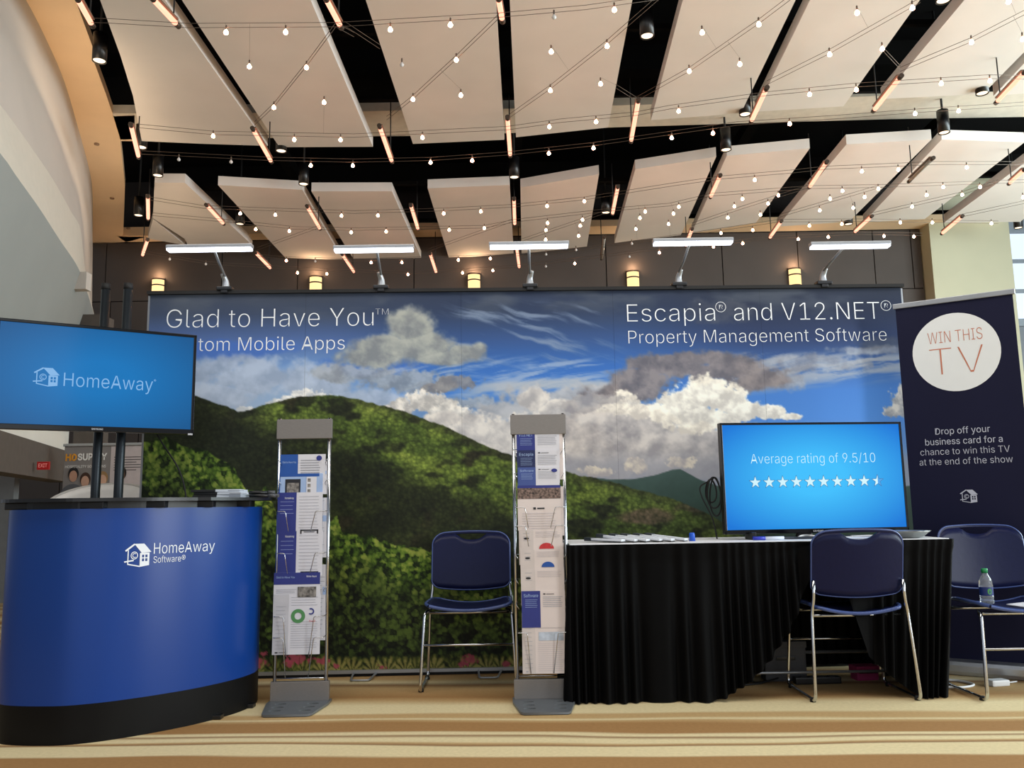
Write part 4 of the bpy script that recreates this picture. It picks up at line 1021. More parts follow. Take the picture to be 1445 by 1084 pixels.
def make_rack(label, x, y, rz, ph, front):
    t = thing('brochure_rack', label, 'brochure rack', (x, y, 0), rz)
    link('base_plate', PLATE, M('rack_base_grey', (112, 118, 124), 0.4, 0.4), t, (0, 0, 0.008))
    for s in (-1, 1):
        MB().tube([(s*0.126, 0, 0.01), (s*0.126, 0, 1.40)], 0.0085, 12).build('upright', CHROME, t)
    MB().rbox((-0.140, -0.014, 1.295), (0.140, 0.012, 1.395), 0.003).build('header_plate', STEEL, t)
    MB().rbox((-0.143, -0.016, 0.012), (0.143, 0.012, 0.105), 0.003).build('lower_plate', STEEL, t)
    for z in ph:
        w = MB()
        w.tube([(-0.126, 0.004, z), (0.126, 0.004, z)], 0.0022, 5)
        if z not in front:
            for s in (-1, 1): w.tube(rounded([(s*0.126, 0.0, z), (s*0.126, -0.03, z), (s*0.112, -0.03, z - 0.02), (s*0.112, 0.0, z - 0.03)], 0.008, 3), 0.0022, 5)
            w.build('wire_pocket', CHROME, t)
            continue
        w.tube(rounded([(-0.122, 0.0, z), (-0.122, -0.062, z), (-0.075, -0.064, z), (-0.060, -0.058, z - (0.10 if z > 0.6 else 0.19))], 0.01, 3), 0.0022, 5)
        w.tube(rounded([(0.122, 0.0, z), (0.122, -0.062, z), (0.075, -0.064, z), (0.050, -0.058, z - (0.10 if z > 0.6 else 0.19))], 0.01, 3), 0.0022, 5)
        w.build('wire_pocket', CHROME, t)
    w = MB(); w.tube([(-0.126, 0.0, 0.118), (0.126, 0.0, 0.118)], 0.003, 6); w.build('wire_shelf', CHROME, t)
    return t
RL = (-1.063, 4.375, 0.02); RC = (0.1285, 4.335, 0.0)
make_rack('left brochure rack of steel tubes, beside the blue counter', *RL, (1.19, 1.09, 0.93, 0.725, 0.56, 0.42, 0.32), (0.93, 0.725, 0.42, 0.32))
make_rack('right brochure rack of steel tubes, beside the black-skirted table', *RC, (1.22, 1.10, 0.93, 0.84, 0.70, 0.58, 0.46, 0.33), (0.93, 0.84, 0.33))

INDIGO = M('print_indigo', (40, 50, 128), 0.5); ROYAL = M('print_royal', (28, 80, 160), 0.5); NAVYP = M('print_navy', (24, 36, 86), 0.5); SLATEP = M('print_slate_blue', (62, 82, 148), 0.5)
PALEB = M('print_pale_blue', (160, 185, 225), 0.5); GREYT = M('print_grey_text', (158, 159, 168), 0.7); RED = M('print_red', (196, 48, 52), 0.5); GREEN = M('print_green', (78, 140, 84), 0.5)
PHOTO = M('print_photo', (120, 116, 112), 0.5, var=0.8, scale=60); ORANGE = M('print_orange', (205, 120, 84), 0.5)
PAPER = M('sheet_paper', (216, 216, 224), 0.7, var=0.02); PAPERW = M('sheet_paper_warm', (222, 210, 206), 0.7, var=0.02)
GREYBAR = M('print_column_grey', (196, 196, 202), 0.7)
def sheet(rack, label, xc, w, z0, z1, depth, paper, items, lean=0.05, tw=0.0):
    """a printed sheet standing in a rack pocket; items are (name, material, polygons) in 0..1 sheet units from the top left"""
    rx, ry, rr = rack
    h = z1 - z0
    ca, sa = math.cos(rr), math.sin(rr)
    t = thing('brochure', label, 'brochure', (rx + xc*ca + depth*sa, ry - depth*ca + xc*sa, z0), rr + tw, 'brochures in the racks', rx=-lean)
    MB().box((-w/2, 0, 0), (w/2, 0.003, h)).build('sheet', paper, t)
    k = 0
    for name, mat, polys in items:
        k += 1
        poly_mb([[(-w/2 + p[0]*w, h - p[1]*h) for p in q] for q in polys], flat_frame(-0.0006 - 0.0003*k)).build(name, mat, t)
def R_(x0, y0, x1, y1): return [(x0, y0), (x1, y0), (x1, y1), (x0, y1)]
def lines(x0, x1, y0, y1, n, th=0.012, seed=1):
    rr = random.Random(seed); out = []
    for k in range(n):
        y = y0 + (y1-y0)*k/max(1, n-1); out.append(R_(x0, y, x1 - rr.random()*0.12*(x1-x0), y + th))
    return out
def ringp(cx, cy, rx, ry, w, a0=0, a1=360, n=24):
    return [[(cx + rx*f*math.cos(t), cy + ry*f*math.sin(t)) for f, t in ((1, t0), (1, t1), (1-w, t1), (1-w, t0))] for t0, t1 in [(math.radians(a0+(a1-a0)*k/n), math.radians(a0+(a1-a0)*(k+1)/n)) for k in range(n)]]
def ell(cx, cy, rx, ry, a0=0, a1=360, n=24):
    return [(cx + rx*math.cos(math.radians(a0+(a1-a0)*k/n)), cy + ry*math.sin(math.radians(a0+(a1-a0)*k/n))) for k in range(n+1)]
def tword(body, x0, x1, yb, cap):
    vs, fs = text_verts(body, 0.0)
    a = min(v[0] for v in vs); b = max(v[0] for v in vs); s = (x1-x0)/(b-a); cv = text_verts('H', 0.0)[0]; sz = cap/max(v[1] for v in cv)
    return [[(x0 + (vs[i][0]-a)*s, yb - vs[i][1]*sz) for i in f] for f in fs]
LZ = lambda y: 1.216 - (y-642)*0.003493
LX = lambda x, y: (x - (432 - (y-610)*0.022)) * 0.003617
def L(label, xa, xb, ya, yb, ybot, depth, paper, items, lean=0.03):
    ym = (ya+yb)/2; sheet(RL, label, (LX(xa, ym)+LX(xb, ym))/2, (xb-xa)*0.003617, LZ(ybot), LZ(ya), depth, paper, items, lean)
# y-fractions are measured over the full (partly hidden) sheet
def two_tone(left, body, split, hh=1.0, extra=(), word=None, seed=1):
    it = [('colour_block', left, [R_(0, 0, split, 1)]), ('small_print', M('print_light', (150, 165, 215), 0.6), lines(0.06, split - 0.05, 0.22*hh, 0.5*hh, 4, 0.008, seed)),
          ('text_lines', GREYT, lines(split + 0.06, 0.93, 0.10*hh, 0.85*hh, 11, 0.008, seed + 3))]
    if word: it.append(('lettering', PRINT_WHITE, tword(word, 0.05, split - 0.05, 0.15*hh, 0.06*hh)))
    return it + list(extra)
L('sheet with royal blue left column and round blue badge, top of left rack', 397, 461, 642, 672, 700, 0.010, PAPER,
  [('colour_block', ROYAL, [R_(0, 0, 0.40, 1)]), ('lettering', PALEB, tword('Glad to Have You', 0.06, 0.36, 0.22, 0.05)), ('text_lines', GREYT, lines(0.46, 0.9, 0.14, 0.45, 6, 0.02)), ('badge', INDIGO, [ell(0.86, 0.10, 0.06, 0.065)])])
L('pale blue sheet picturing a black phone, second from top of left rack', 398, 457, 670, 702, 730, 0.015, PALEB,
  [('colour_block', ROYAL, [R_(0, 0, 0.92, 0.07)]), ('phone_picture', M('print_black', (24, 24, 30), 0.4), [R_(0.12, 0.13, 0.48, 1.0)]), ('phone_screen', PHOTO, [R_(0.16, 0.22, 0.44, 0.9)]), ('picture_panel', PAPER, [R_(0.62, 0.08, 0.86, 0.52)]), ('picture_dots', PHOTO, [R_(0.65, 0.12, 0.72, 0.2), R_(0.65, 0.25, 0.72, 0.33), R_(0.65, 0.38, 0.72, 0.46)])])
tab = ('tablet_picture', M('print_black'), [R_(0.52, 0.90, 0.92, 0.93), R_(0.52, 0.9, 0.55, 1.0), R_(0.89, 0.9, 0.92, 1.0), R_(0.60, 0.95, 0.84, 0.965)])
L('taller indigo and white sheet, third from top of left rack', 395, 457, 697, 755, 756, 0.026, PAPER, two_tone(INDIGO, PAPER, 0.42, 1, [tab, ('lettering', PRINT_WHITE, tword('HomeAway', 0.16, 0.36, 0.16, 0.05))]))
L('indigo and white sheet, fourth from top of left rack', 396, 457, 752, 810, 815, 0.032, PAPER, two_tone(INDIGO, PAPER, 0.41, 1, [tab, ('lettering', PRINT_WHITE, tword('HomeAway', 0.16, 0.36, 0.14, 0.05))], seed=9))
L('sheet with indigo header band across the top, in the left rack', 391, 454, 810, 840, 865, 0.040, PAPER,
  [('colour_block', INDIGO, [R_(0, 0, 1, 0.30)]), ('lettering', PALEB, tword('Glad to Have You', 0.05, 0.45, 0.14, 0.05)), ('lettering', PRINT_WHITE, tword('White Paper', 0.70, 0.93, 0.12, 0.04)), ('text_lines', GREYT, lines(0.05, 0.5, 0.42, 0.5, 3, 0.01)), ('photo', PHOTO, [R_(0.52, 0.36, 0.92, 0.62)])])
L('white report sheet with green ring chart, bottom of left rack', 390, 454, 840, 922, 922, 0.046, PAPER,
  [('colour_block', GREYBAR, [R_(0, 0, 0.33, 1)]), ('text_lines', GREYT, lines(0.38, 0.95, 0.05, 0.18, 4, 0.006) + lines(0.38, 0.95, 0.46, 0.88, 12, 0.006, 4)), ('ring_chart', GREEN, ringp(0.53, 0.365, 0.15, 0.118, 0.5)), ('arc_chart', INDIGO, ringp(0.80, 0.29, 0.07, 0.055, 0.4, -120, 130)), ('lettering', RED, tword('342', 0.76, 0.90, 0.465, 0.03)), ('small_print', GREYT, lines(0.06, 0.28, 0.2, 0.9, 12, 0.005, 8)), ('emblem', M('print_black'), [R_(0.06, 0.955, 0.12, 0.975), R_(0.14, 0.96, 0.28, 0.968)])])
for k, (ya, yb, lab) in enumerate(((652, 700, 'uppermost'), (705, 790, 'middle'), (800, 905, 'lowest'))):
    L('plain white sheet peeking out behind the others on the right of the left rack, %s' % lab, 405, 463 - k, ya, yb, yb, 0.006, PAPER, [('text_lines', GREYT, lines(0.1, 0.95, 0.05, 0.9, 16, 0.006, k)), ('photo', PALEB, [R_(0.9, 0.3, 0.99, 0.4)])], 0.01)
CZ = lambda y: 1.312 - (y-609)*0.003463
CX = lambda x, y: (x - (759 + (y-590)*0.0215)) * 0.003585
def Cc(label, xa, xb, ya, yb, ybot, depth, paper, items, lean=0.03):
    ym = (ya+yb)/2; sheet(RC, label, (CX(xa, ym)+CX(xb, ym))/2, (xb-xa)*0.003585, CZ(ybot), CZ(ya), depth, paper, items, lean)
def short_tt(col, word, badge=False, split=0.43):
    it = [('colour_block', col, [R_(0, 0, split, 1)]), ('lettering', PALEB, tword(word, 0.05, split - 0.05, 0.17, 0.085)), ('small_print', PALEB, lines(0.08, split - 0.06, 0.24, 0.44, 5, 0.008)),
          ('emblem', M('print_black'), [R_(split + 0.07, 0.07, split + 0.12, 0.10), R_(split + 0.14, 0.08, split + 0.32, 0.095)]), ('text_lines', GREYT, lines(split + 0.06, 0.95, 0.16, 0.42, 6, 0.014))]
    if badge: it.append(('badge', INDIGO, [ell(0.88, 0.13, 0.07, 0.07)]))
    return it
Cc('sheet headed V12.NET on indigo, top of right rack', 729, 789, 609, 637, 655, 0.015, PAPER, short_tt(INDIGO, 'V12.NET'))
Cc('sheet headed Escapia on dark navy, second from top of right rack', 730, 789, 637, 668, 685, 0.020, PAPER, short_tt(NAVYP, 'Escapia'))
Cc('slate blue and white sheet with round badge, third from top of right rack', 731, 789, 662, 690, 700, 0.024, PAPER, short_tt(SLATEP, 'Software', True))
Cc('sheet with a photo of a snowy village, upper middle of right rack', 731, 791, 688, 750, 752, 0.030, PAPERW,
  [('colour_block', INDIGO, [R_(0, 0, 1, 0.08)]), ('photo', M('village_photo', (110, 92, 84), 0.6, var=1.0, scale=90), [R_(0.0, 0.06, 1, 0.30)]), ('emblem', M('print_black'), [R_(0.36, 0.49, 0.42, 0.54), R_(0.45, 0.50, 0.62, 0.53)]), ('text_lines', M('print_faint', (196, 188, 190), 0.7), lines(0.1, 0.9, 0.62, 0.95, 7, 0.012))], 0.03)
def rep(chart=None, seed=2):
    it = [('colour_block', M('print_column_warm', (208, 198, 194), 0.7), [R_(0, 0, 0.33, 1)]), ('text_lines', M('print_faint'), lines(0.38, 0.95, 0.06, 0.2, 4, 0.012, seed)), ('small_print', GREYT, lines(0.1, 0.26, 0.10, 0.3, 3, 0.01, seed)), ('emblem', M('print_black'), [ell(0.17, 0.25, 0.06, 0.03)])]
    return it + ([chart] if chart else [])
Cc('report sheet with red half-round chart, in the middle of right rack', 733, 793, 751, 782, 800, 0.036, PAPERW, rep(('chart', RED, [ell(0.63, 0.55, 0.17, 0.17, 180, 360)])))
Cc('report sheet with blue half-round chart, in the middle of right rack', 735, 794, 779, 808, 826, 0.041, PAPERW, rep(('chart', ROYAL, [ell(0.64, 0.52, 0.15, 0.16, 180, 360)]), 5))
Cc('plain report sheet with grey text, lower middle of right rack', 736, 795, 806, 837, 856, 0.046, PAPERW, rep(None, 8))
Cc('sheet with short indigo left block, second from bottom of right rack', 737, 796, 836, 866, 886, 0.051, PAPERW, short_tt(INDIGO, 'Software'))
Cc('tall white report sheet, lowest in the right rack', 738, 797, 866, 948, 948, 0.056, PAPERW,
  [('colour_block', M('print_column_warm'), [R_(0, 0, 0.30, 1)]), ('text_lines', M('print_faint'), lines(0.36, 0.95, 0.04, 0.25, 6, 0.006) + lines(0.36, 0.95, 0.5, 0.95, 14, 0.006)), ('photo', M('print_pale_photo', (186, 196, 210), 0.6, var=0.3, scale=20), [R_(0.38, 0.32, 0.95, 0.46)]), ('emblem', GREYT, [ell(0.16, 0.16, 0.07, 0.03)]), ('small_print', GREYT, lines(0.06, 0.24, 0.25, 0.9, 10, 0.005) + [R_(0.08, 0.955, 0.13, 0.97)])])
for k, (ya, yb, lab) in enumerate(((614, 680, 'uppermost'), (690, 760, 'second'), (770, 860, 'third'))):
    Cc('plain white sheet peeking out behind the others on the right of the right rack, %s' % lab, 740, 794 + k, ya, yb, yb, 0.010, PAPERW, [('text_lines', GREYT, lines(0.1, 0.95, 0.05, 0.9, 16, 0.006, k))], 0.01)

# ------------------------------------------------------------------ chairs
NAVY = M('chair_navy', (15, 21, 58), 0.40, var=0.05, scale=40, bump=0.05, spec=0.22)
NAVY_HILITE = M('chair_navy_highlight', (66, 84, 138), 0.25)  # same navy plastic, lightened to paint the edge highlight onto the rims
def make_chair(label, loc, rz):
    """stacking chair, front towards -y"""
    t = thing('stacking_chair', label, 'chair', loc, rz, 'navy stacking chairs')
    hw = 0.218
    n = 36
    z0b, z1b = 0.50, 0.80
    def tilt(x, z, off=0.0):
        y = 0.165 + (z - 0.45)*0.20 - 0.55*x*x + off
        return y
    def ztop(x):
        a = abs(x)/hw; r = 0.32
        return z1b - 0.012*a*a - (0 if a < 1-r else 0.06*(1 - math.sqrt(max(0, 1 - ((a-(1-r))/r)**2))))
    def zbot(x):
        a = abs(x)/hw; r = 0.2
        return z0b - 0.02*(1-a*a) + (0 if a < 1-r else 0.035*(1 - math.sqrt(max(0, 1 - ((a-(1-r))/r)**2))))
    xs = [hw*math.sin(PI/2*(-1 + 2*k/n)) for k in range(n+1)]
    vs, fs = [], []
    hx = 0.078
    rowsA, rowsB = 4, 9
    for x in xs:
        zt, zb = ztop(x), zbot(x)
        if abs(x) < hx:
            ha = zt - 0.012; hb_ = ha - 0.036*math.sqrt(1-(x/hx)**2)
        else: ha = hb_ = zt - 0.012
        for k in range(rowsA+1): vs.append((x, 0, zt + (ha-zt)*k/rowsA))
        for k in range(rowsB+1): vs.append((x, 0, hb_ + (zb-hb_)*k/rowsB))
    st_ = rowsA + rowsB + 2
    for i in range(n):
        for k in range(st_-1):
            if k == rowsA: continue
            fs.append((i*st_+k, i*st_+k+1, (i+1)*st_+k+1, (i+1)*st_+k))
    vs = [(x, tilt(x, z), z) for x, y, z in vs]
    bk = MB().add(vs, fs, True).build('backrest', NAVY, t)
    md = bk.modifiers.new('thickness', 'SOLIDIFY'); md.thickness = 0.010; md.offset = 0
    out = [(x, ztop(x)) for x in xs] + [(x, zbot(x)) for x in xs[::-1]]
    P = [Vector((x, tilt(x, z), z)) for x, z in out]; P.append(P[0])
    MB().tube(P, 0.0055, 8, cap=False).build('back_rim', NAVY_HILITE, t)
    # seat shell
    vs, fs = [], []
    nx, ny = 20, 16
    for j in range(ny+1):
        v = j/ny; y = -0.215 + 0.40*v
        for i in range(nx+1):
            u = -1 + 2*i/nx
            w = 0.222 - 0.02*v*v
            rc = 1 - 0.10*max(0, (abs(v-0.5)*2 - 0.7)/0.3)**2
            x = u*w*rc
            z = 0.447 - 0.034*(1-u*u)*(0.75 + 0.25*math.sin(PI*v)) - 0.008*max(0, (0.2-v)/0.2)**2 - 0.012*max(0, (v-0.7)/0.3)
            vs.append((x, y, z))
    fs = [(j*(nx+1)+i, j*(nx+1)+i+1, (j+1)*(nx+1)+i+1, (j+1)*(nx+1)+i) for j in range(ny) for i in range(nx)]
    so = MB().add(vs, fs, True).build('seat', NAVY, t)
    md = so.modifiers.new('thickness', 'SOLIDIFY'); md.thickness = 0.012; md.offset = -1
    edge = [vs[i] for i in range(nx+1)] + [vs[j*(nx+1)+nx] for j in range(1, ny+1)] + [vs[ny*(nx+1)+i] for i in range(nx-1, -1, -1)] + [vs[j*(nx+1)] for j in range(ny-1, -1, -1)]
    MB().tube([Vector(p) - Vector((0, 0, 0.005)) for p in edge], 0.009, 8, cap=False).build('seat_rim', NAVY_HILITE, t)
    # chrome sled frame, one bent tube per side
    for s in (-1, 1):
        MB().tube(rounded([(s*0.20, -0.10, 0.402), (s*0.226, -0.175, 0.400), (s*0.247, -0.205, 0.010), (s*0.247, 0.200, 0.010), (s*0.229, 0.170, 0.405), (s*0.218, 0.175, 0.47), (s*0.214, 0.178, 0.56)], 0.035, 6), 0.0085, 10).build('sled_leg', CHROME, t)
        for y in (-0.16, 0.16): MB().lathe([(0.014, 0.0), (0.014, 0.01), (0.009, 0.02)], (s*0.247, y, 0.0), 10).build('glide', BLACK_M, t)
    MB().tube([(-0.237, -0.190, 0.235), (0.237, -0.190, 0.235)], 0.006, 8).build('stretcher', CHROME, t)
    MB().tube([(-0.21, -0.12, 0.39), (0.21, -0.12, 0.39)], 0.008, 8).build('seat_frame', CHROME, t)
    MB().tube([(-0.22, 0.12, 0.39), (0.22, 0.12, 0.39)], 0.008, 8).build('seat_frame', CHROME, t)
    return t
make_chair('navy stacking chair with chrome legs standing between the two brochure racks', (-0.247, 4.755, 0), 0.0)
c2 = make_chair('navy stacking chair seen from behind, pushed in at the black-skirted table', (1.642, 4.385, 0), PI)
c3 = make_chair('navy stacking chair with water bottle on its seat, right of the table', (2.43, 4.36, 0), 0.0)

# ------------------------------------------------------------------ table, skirt, things on it
tb = thing('folding_table', 'long folding table with white top under a black skirt', 'table', (1.2, 4.57, 0))
MB().rbox((-0.93, -0.295, 0.722), (0.93, 0.30, 0.7475), 0.004).build('tabletop', M('table_white', (232, 232, 234), 0.5), tb)
for x in (-0.8, 0.80):
    for y in (-0.22, 0.24):
        MB().tube([(x, y, 0), (x, y, 0.725)], 0.014, 10).build('leg', M('table_leg_grey', (90, 92, 96), 0.4, 0.7), tb)
MB().tube([(-0.8, 0.24, 0.13), (0.80, 0.24, 0.13)], 0.009, 8).build('stretcher', SILVER, tb)
MB().tube([(-0.8, -0.0, 0.07), (0.80, 0.0, 0.07)], 0.007, 8).build('stretcher', SILVER, tb)
CLOTH = M('black_cloth', (3, 3, 4), 0.65, var=0.15, scale=25, spec=0.09)
def hem(x):
    return float(np.interp(x, [0.2, 0.93, 1.0, 1.09, 1.22, 1.31, 1.36, 1.42, 1.50, 1.56, 1.62, 1.70, 1.80, 1.91, 2.0, 2.2], [0.004, 0.004, 0.02, 0.075, 0.19, 0.32, 0.42, 0.56, 0.64, 0.64, 0.42, 0.20, 0.12, 0.05, 0.004, 0.004]))
rg = random.Random(5)
pts = []
yb_ = 4.895
path = [(0.262, yb_), (0.262, 4.262), (2.138, 4.262), (2.138, yb_)]
vs, fs = [], []
S = []
def walk(a, b, n):
    for k in range(n): S.append((a[0] + (b[0]-a[0])*k/n, a[1] + (b[1]-a[1])*k/n, (b[0]-a[0], b[1]-a[1])))
walk(path[0], path[1], 50); walk(path[1], path[2], 420); walk(path[2], path[3], 50)
nz = 22
ph = 0.0; phs = []
for i in range(len(S)):
    ph += 0.42 + 0.22*math.sin(i*0.031) + 0.16*math.sin(i*0.113 + 1.0); phs.append(ph)
for i, (x, y, d) in enumerate(S):
    l = math.hypot(*d); nx_, ny_ = d[1]/l, -d[0]/l
    front = abs(d[1]) < 1e-6
    zh = hem(x) if front else 0.004
    for k in range(nz+1):
        f = k/nz; z = 0.744 + (zh - 0.744)*f
        amp = 0.0025 + 0.010*min(1, f*1.6) + 0.006*f*f
        w = amp*math.sin(phs[i]) + 0.012*f*math.sin(phs[i]*0.23 + 1.3)
        out = w + 0.012*f + (0.006 if f < 0.06 else 0)
        xx = x
        if front and x > 1.6: xx = x - 0.10*f*(x-1.6)/0.54
        if not front and x > 1: xx = x - 0.10*f
        vs.append((xx + nx_*out, y + ny_*out, z))
fs = [(i*(nz+1)+k, i*(nz+1)+k+1, (i+1)*(nz+1)+k+1, (i+1)*(nz+1)+k) for i in range(len(S)-1) for k in range(nz)]
sk = MB().add(vs, fs, True).build('table_skirt', CLOTH)
bk_ = MB(); nb = 200
bk_.add([(0.262 + 1.876*i/nb + 0.0, 4.895 + 0.010*math.sin(i*0.9)*(1 if k else 0.3), (0.744, 0.05)[k]) for k in (0, 1) for i in range(nb+1)], [(i, i+1, nb+2+i, nb+1+i) for i in range(nb)], True)
bk_.build('back_drape', CLOTH, sk)
tag(sk, 'pleated black skirt hung round the folding table, pulled up at its middle', 'table skirt')

for i in range(6):
    x0 = 0.43 + 0.062*i
    t = thing('notebook', 'white notebook with black spine, %s in the fanned row on the table' % (['leftmost', 'second from left', 'third from left', 'fourth from left', 'fifth from left', 'rightmost'][i]), 'notebook', (x0 + 0.02, 4.42, 0.7485 + (0.004 if i == 0 else 0.013)), -0.7, 'notebooks fanned on the table')
    t.rotation_euler = (0.0, 0.10 if i else 0.02, -0.7 + 0.05*(i % 2))
    t.scale = (0.85, 0.9, 1.0)
    MB().rbox((-0.11, -0.022, 0), (0.14, 0.022, 0.004), 0.001).build('cover', BLACK_M, t)
    MB().rbox((-0.10, -0.020, 0.004), (0.14, 0.022, 0.015), 0.002).build('pages', M('pad_white', (214, 218, 224), 0.5), t)
    MB().rbox((-0.125, -0.023, 0.0), (-0.075, 0.023, 0.019), 0.003).build('spine', M('pad_spine', (44, 50, 54), 0.4), t)
bc = thing('bottle_cap', 'small blue upright cap standing on the table', 'cap', (0.90, 4.42, 0.7475))
MB().lathe([(0.017, 0.0), (0.0135, 0.038), (0.011, 0.042)], n=14).build('cap', M('cap_blue', (20, 84, 196), 0.4), bc)
mk = thing('marker_pen', 'white marker with blue cap lying in front of the right television', 'pen', (1.265, 4.37, 0.7575), 0.03)
MB().tube([(-0.012, 0, 0), (0.085, 0, 0)], 0.0085, 12).build('barrel', M('marker_white', (214, 222, 236), 0.4), mk)
MB().tube([(-0.07, 0, 0), (-0.010, 0, 0)], 0.0095, 12).build('cap', M('marker_blue', (36, 50, 180), 0.4), mk)
pp = tag(MB().box((-0.11, -0.08, 0), (0.11, 0.08, 0.006)).build('paper_pad', PAPER, None, (1.72, 4.36, 0.748), (0, 0, 0.1)), 'small white paper pad on the table behind the chair back', 'paper')
bowl = thing('silver_dish', 'shallow silver dish at the right end of the table', 'dish', (1.965, 4.385, 0.748))
MB().lathe([(0.06, 0.0), (0.085, 0.006), (0.115, 0.034), (0.122, 0.036), (0.116, 0.032), (0.08, 0.008), (0.001, 0.006)], n=32).build('bowl', M('dish_silver', (170, 172, 170), 0.3, 0.9), bowl)
tag(MB().tube(spline([(1.30, 4.50, 0.752), (1.42, 4.44, 0.752), (1.5, 4.50, 0.765), (1.60, 4.46, 0.752), (1.72, 4.47, 0.752), (1.80, 4.42, 0.76), (1.88, 4.43, 0.752)], 8), 0.0045, 8).build('white_cable', WHITE_PL), 'white cable lying along the tabletop below the right television', 'cable')
ck = MB()
for k, (cx, cz, rx, rz_) in enumerate(((1.045, 0.99, 0.035, 0.08), (1.055, 0.97, 0.03, 0.10), (1.035, 1.0, 0.028, 0.06))):
    ck.tube([(cx + rx*math.cos(a), 4.52 + 0.01*k + 0.012*math.sin(2*a), cz + rz_*math.sin(a)) for a in [2*PI*q/28 for q in range(29)]], 0.0045, 6, cap=False)
ck.tube(spline([(1.02, 4.52, 1.05), (0.975, 4.52, 1.02), (0.985, 4.52, 0.96), (1.03, 4.52, 0.86), (1.05, 4.52, 0.752)], 8), 0.004, 6)
tag(ck.build('cable_coil', BLACK_M), 'looped black cable hanging at the left edge of the right television', 'cable')

# under and beside the table
def crate(label, x, y, w, d, h, mat, rz=0, name='storage_box', cat='box'):
    t = thing(name, label, cat, (x, y, 0), rz)
    MB().rbox((-w/2, -d/2, 0), (w/2, d/2, h), 0.012).build('body', mat, t)
    MB().rbox((-w/2 - 0.004, -d/2 - 0.004, h - 0.03), (w/2 + 0.004, d/2 + 0.004, h + 0.005), 0.006).build('lid', mat, t)
    MB().rbox((-0.05, -d/2 - 0.008, h*0.55), (0.05, -d/2, h*0.65), 0.004).build('handle', BLACK, t)
    return t
crate('dark grey storage box in the shade under the table', 1.42, 4.745, 0.22, 0.10, 0.2, M('box_grey', (70, 70, 72), 0.7))
crate('small magenta bag under the table near its right leg', 1.84, 4.72, 0.12, 0.08, 0.07, M('bag_magenta', (150, 40, 90), 0.7), 0.1, 'small_bag', 'bag')
ps = thing('power_strip', 'black power strip lying on the carpet under the table', 'power strip', (1.56, 4.64, 0), 0.05)
MB().rbox((-0.12, -0.025, 0), (0.12, 0.025, 0.035), 0.006).build('body', BLACK, ps)
for k in range(4): MB().rbox((-0.09 + k*0.05, -0.012, 0.035), (-0.06 + k*0.05, 0.012, 0.037), 0.001).build('socket', M('socket_grey', (60, 60, 64), 0.5), ps)
tag(MB().tube(spline([(1.38, 4.70, 0.02), (1.28, 4.66, 0.006), (1.15, 4.72, 0.006), (1.05, 4.66, 0.006), (1.1, 4.6, 0.006), (1.25, 4.63, 0.006), (1.33, 4.72, 0.006)], 8), 0.005, 6).build('power_cable', BLACK_M), 'black cable looping on the carpet under the table', 'cable')
tag(MB().tube(spline([(2.06, 4.63, 0.006), (2.16, 4.66, 0.006), (2.28, 4.62, 0.006), (2.31, 4.52, 0.006), (2.22, 4.46, 0.006), (2.10, 4.48, 0.006), (2.04, 4.50, 0.006)], 8), 0.006, 8).build('white_cable', WHITE_PL), 'white cable looped on the carpet at the right end of the table', 'cable')
ad = thing('power_adapter', 'small white power adapter on the carpet by the dark blue banner', 'adapter', (2.43, 4.52, 0), 0.2)
MB().rbox((-0.05, -0.03, 0), (0.05, 0.03, 0.03), 0.008).build('body', WHITE_PL, ad)
MB().tube([(0.05, 0, 0.012), (0.10, 0.02, 0.006), (0.14, 0.03, 0.006)], 0.004, 6).build('lead', WHITE_PL, ad)

# bottle and paper on the right chair
bt = thing('water_bottle', 'clear plastic water bottle with green cap on the right chair', 'bottle', (2.30, 4.30, 0.4265))
def glassy():
    m = bpy.data.materials.new('clear_plastic'); m.use_nodes = True
    b = m.node_tree.nodes['Principled BSDF']; b.inputs['Base Color'].default_value = (0.85, 0.9, 0.95, 1); b.inputs['Roughness'].default_value = 0.08
    b.inputs['Transmission Weight'].default_value = 0.85; b.inputs['IOR'].default_value = 1.25
    nz = m.node_tree.nodes.new('ShaderNodeTexNoise'); nz.inputs['Scale'].default_value = 60
    bp = m.node_tree.nodes.new('ShaderNodeBump'); bp.inputs['Strength'].default_value = 0.15
    m.node_tree.links.new(nz.outputs['Fac'], bp.inputs['Height']); m.node_tree.links.new(bp.outputs[0], b.inputs['Normal'])
    return m
MB().lathe([(0.022, 0.0), (0.031, 0.006), (0.0315, 0.02), (0.029, 0.026), (0.0315, 0.032), (0.0315, 0.04), (0.030, 0.042), (0.030, 0.084), (0.0315, 0.088), (0.029, 0.10), (0.030, 0.108), (0.022, 0.128), (0.013, 0.143), (0.012, 0.152)], n=24).build('body', glassy(), bt)
MB().lathe([(0.0312, 0.043), (0.0312, 0.083)], n=24, cap=False).build('wrapper', M('bottle_label', (24, 46, 110), 0.4), bt)
poly_mb([ell(0, 0.063, 0.010, 0.014)], lambda x, z: (x, -math.sqrt(max(0, 0.0318**2 - x*x)), z)).build('wrapper_mark', M('bottle_green', (70, 150, 80), 0.5), bt)
MB().lathe([(0.0145, 0.150), (0.0148, 0.168), (0.013, 0.171), (0.001, 0.171)], n=18).build('cap', M('cap_green', (30, 140, 84), 0.4), bt)
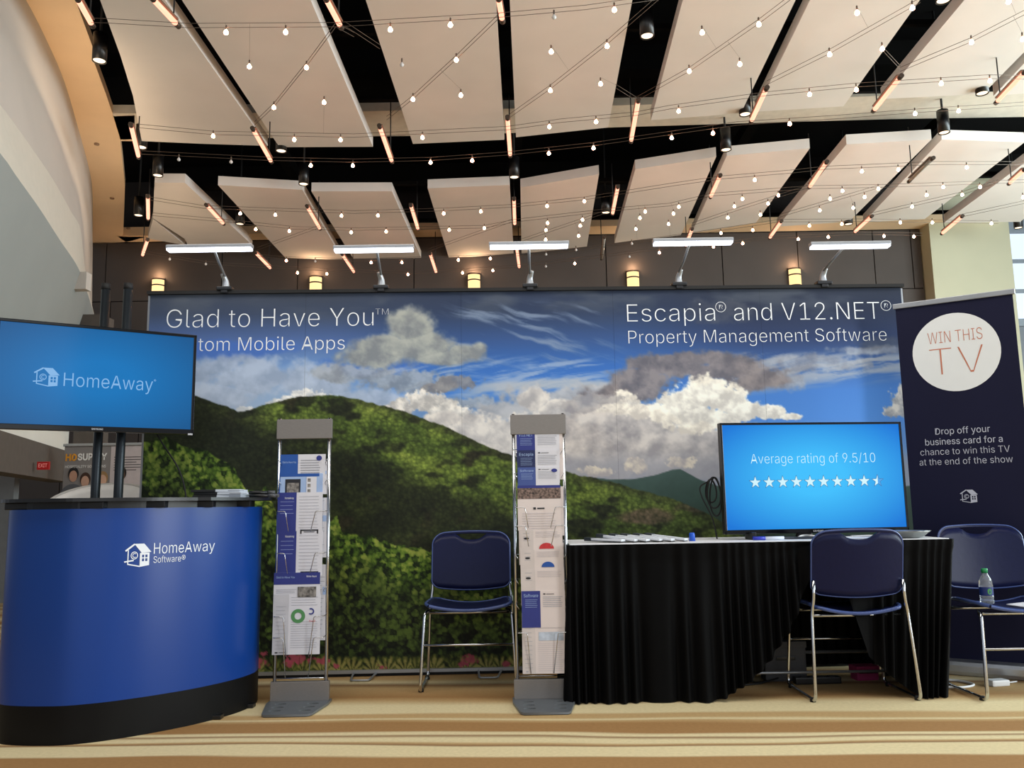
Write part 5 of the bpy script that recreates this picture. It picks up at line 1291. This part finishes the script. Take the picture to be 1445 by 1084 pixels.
tag(MB().box((-0.10, -0.07, 0), (0.10, 0.07, 0.004)).build('paper', PAPER, None, (2.52, 4.28, 0.424), (0, -0.06, 0.2)), 'white paper lying on the seat of the right chair', 'paper')

# ------------------------------------------------------------------ dark blue prize banner
ang = math.atan2(4.62 - 4.95, 2.77 - 2.267)
bn = thing('pull_up_banner', 'dark navy pull-up banner with white disc reading WIN THIS TV', 'banner', (2.267, 4.95, 0), ang)
BW = 0.60
MB().box((0, 0, 0.06), (BW, 0.003, 2.055)).build('graphic', M('banner_navy', (17, 19, 48), 0.6, var=0.05, scale=3, spec=0.2), bn)
MB().rbox((-0.012, -0.012, 2.05), (BW + 0.012, 0.014, 2.08), 0.004).build('top_rail', SILVER, bn)
MB().rbox((-0.10, -0.09, 0.0), (BW + 0.05, 0.08, 0.075), 0.022).build('base_housing', M('banner_base_silver', (188, 190, 194), 0.3, 0.8), bn)
MB().tube([(BW/2, 0.03, 0.07), (BW/2, 0.03, 2.05)], 0.008, 8).build('support_pole', SILVER, bn)
zc, xc = 1.762, 0.296
poly_mb([disc(xc, zc, 0.224, 48)], flat_frame(-0.001)).build('white_disc', M('disc_white', (232, 236, 236), 0.5, var=0.01), bn)
F2 = flat_frame(-0.002)
OR = M('disc_orange', (196, 118, 88), 0.6)
text_mb('WIN THIS', xc - 0.137, xc + 0.140, zc + 0.058, F2, -0.012, cap=0.066).build('lettering', OR, bn)
text_mb('TV', xc - 0.135, xc + 0.137, zc - 0.128, F2, -0.020, cap=0.155).build('lettering', OR, bn)
BLT = M('banner_lettering', (186, 190, 206), 0.6, var=0.01)
xm = 0.292
for body, w, y in (('Drop off your', 78, 613), ('business card for a', 110, 628), ('chance to win this TV', 127, 642.5), ('at the end of the show', 132, 657)):
    w *= 0.0035; z = 2.045 - (y - 421)*0.00388
    text_mb(body, xm - w/2, xm + w/2, z, F2, 0.0 if body[0] in 'Db' else -0.006, cap=0.036).build('lettering', BLT, bn)
house_mb(xm - 0.038, 2.04 - (711-421)*0.00388, 0.072, F2).build('emblem', BLT, bn)
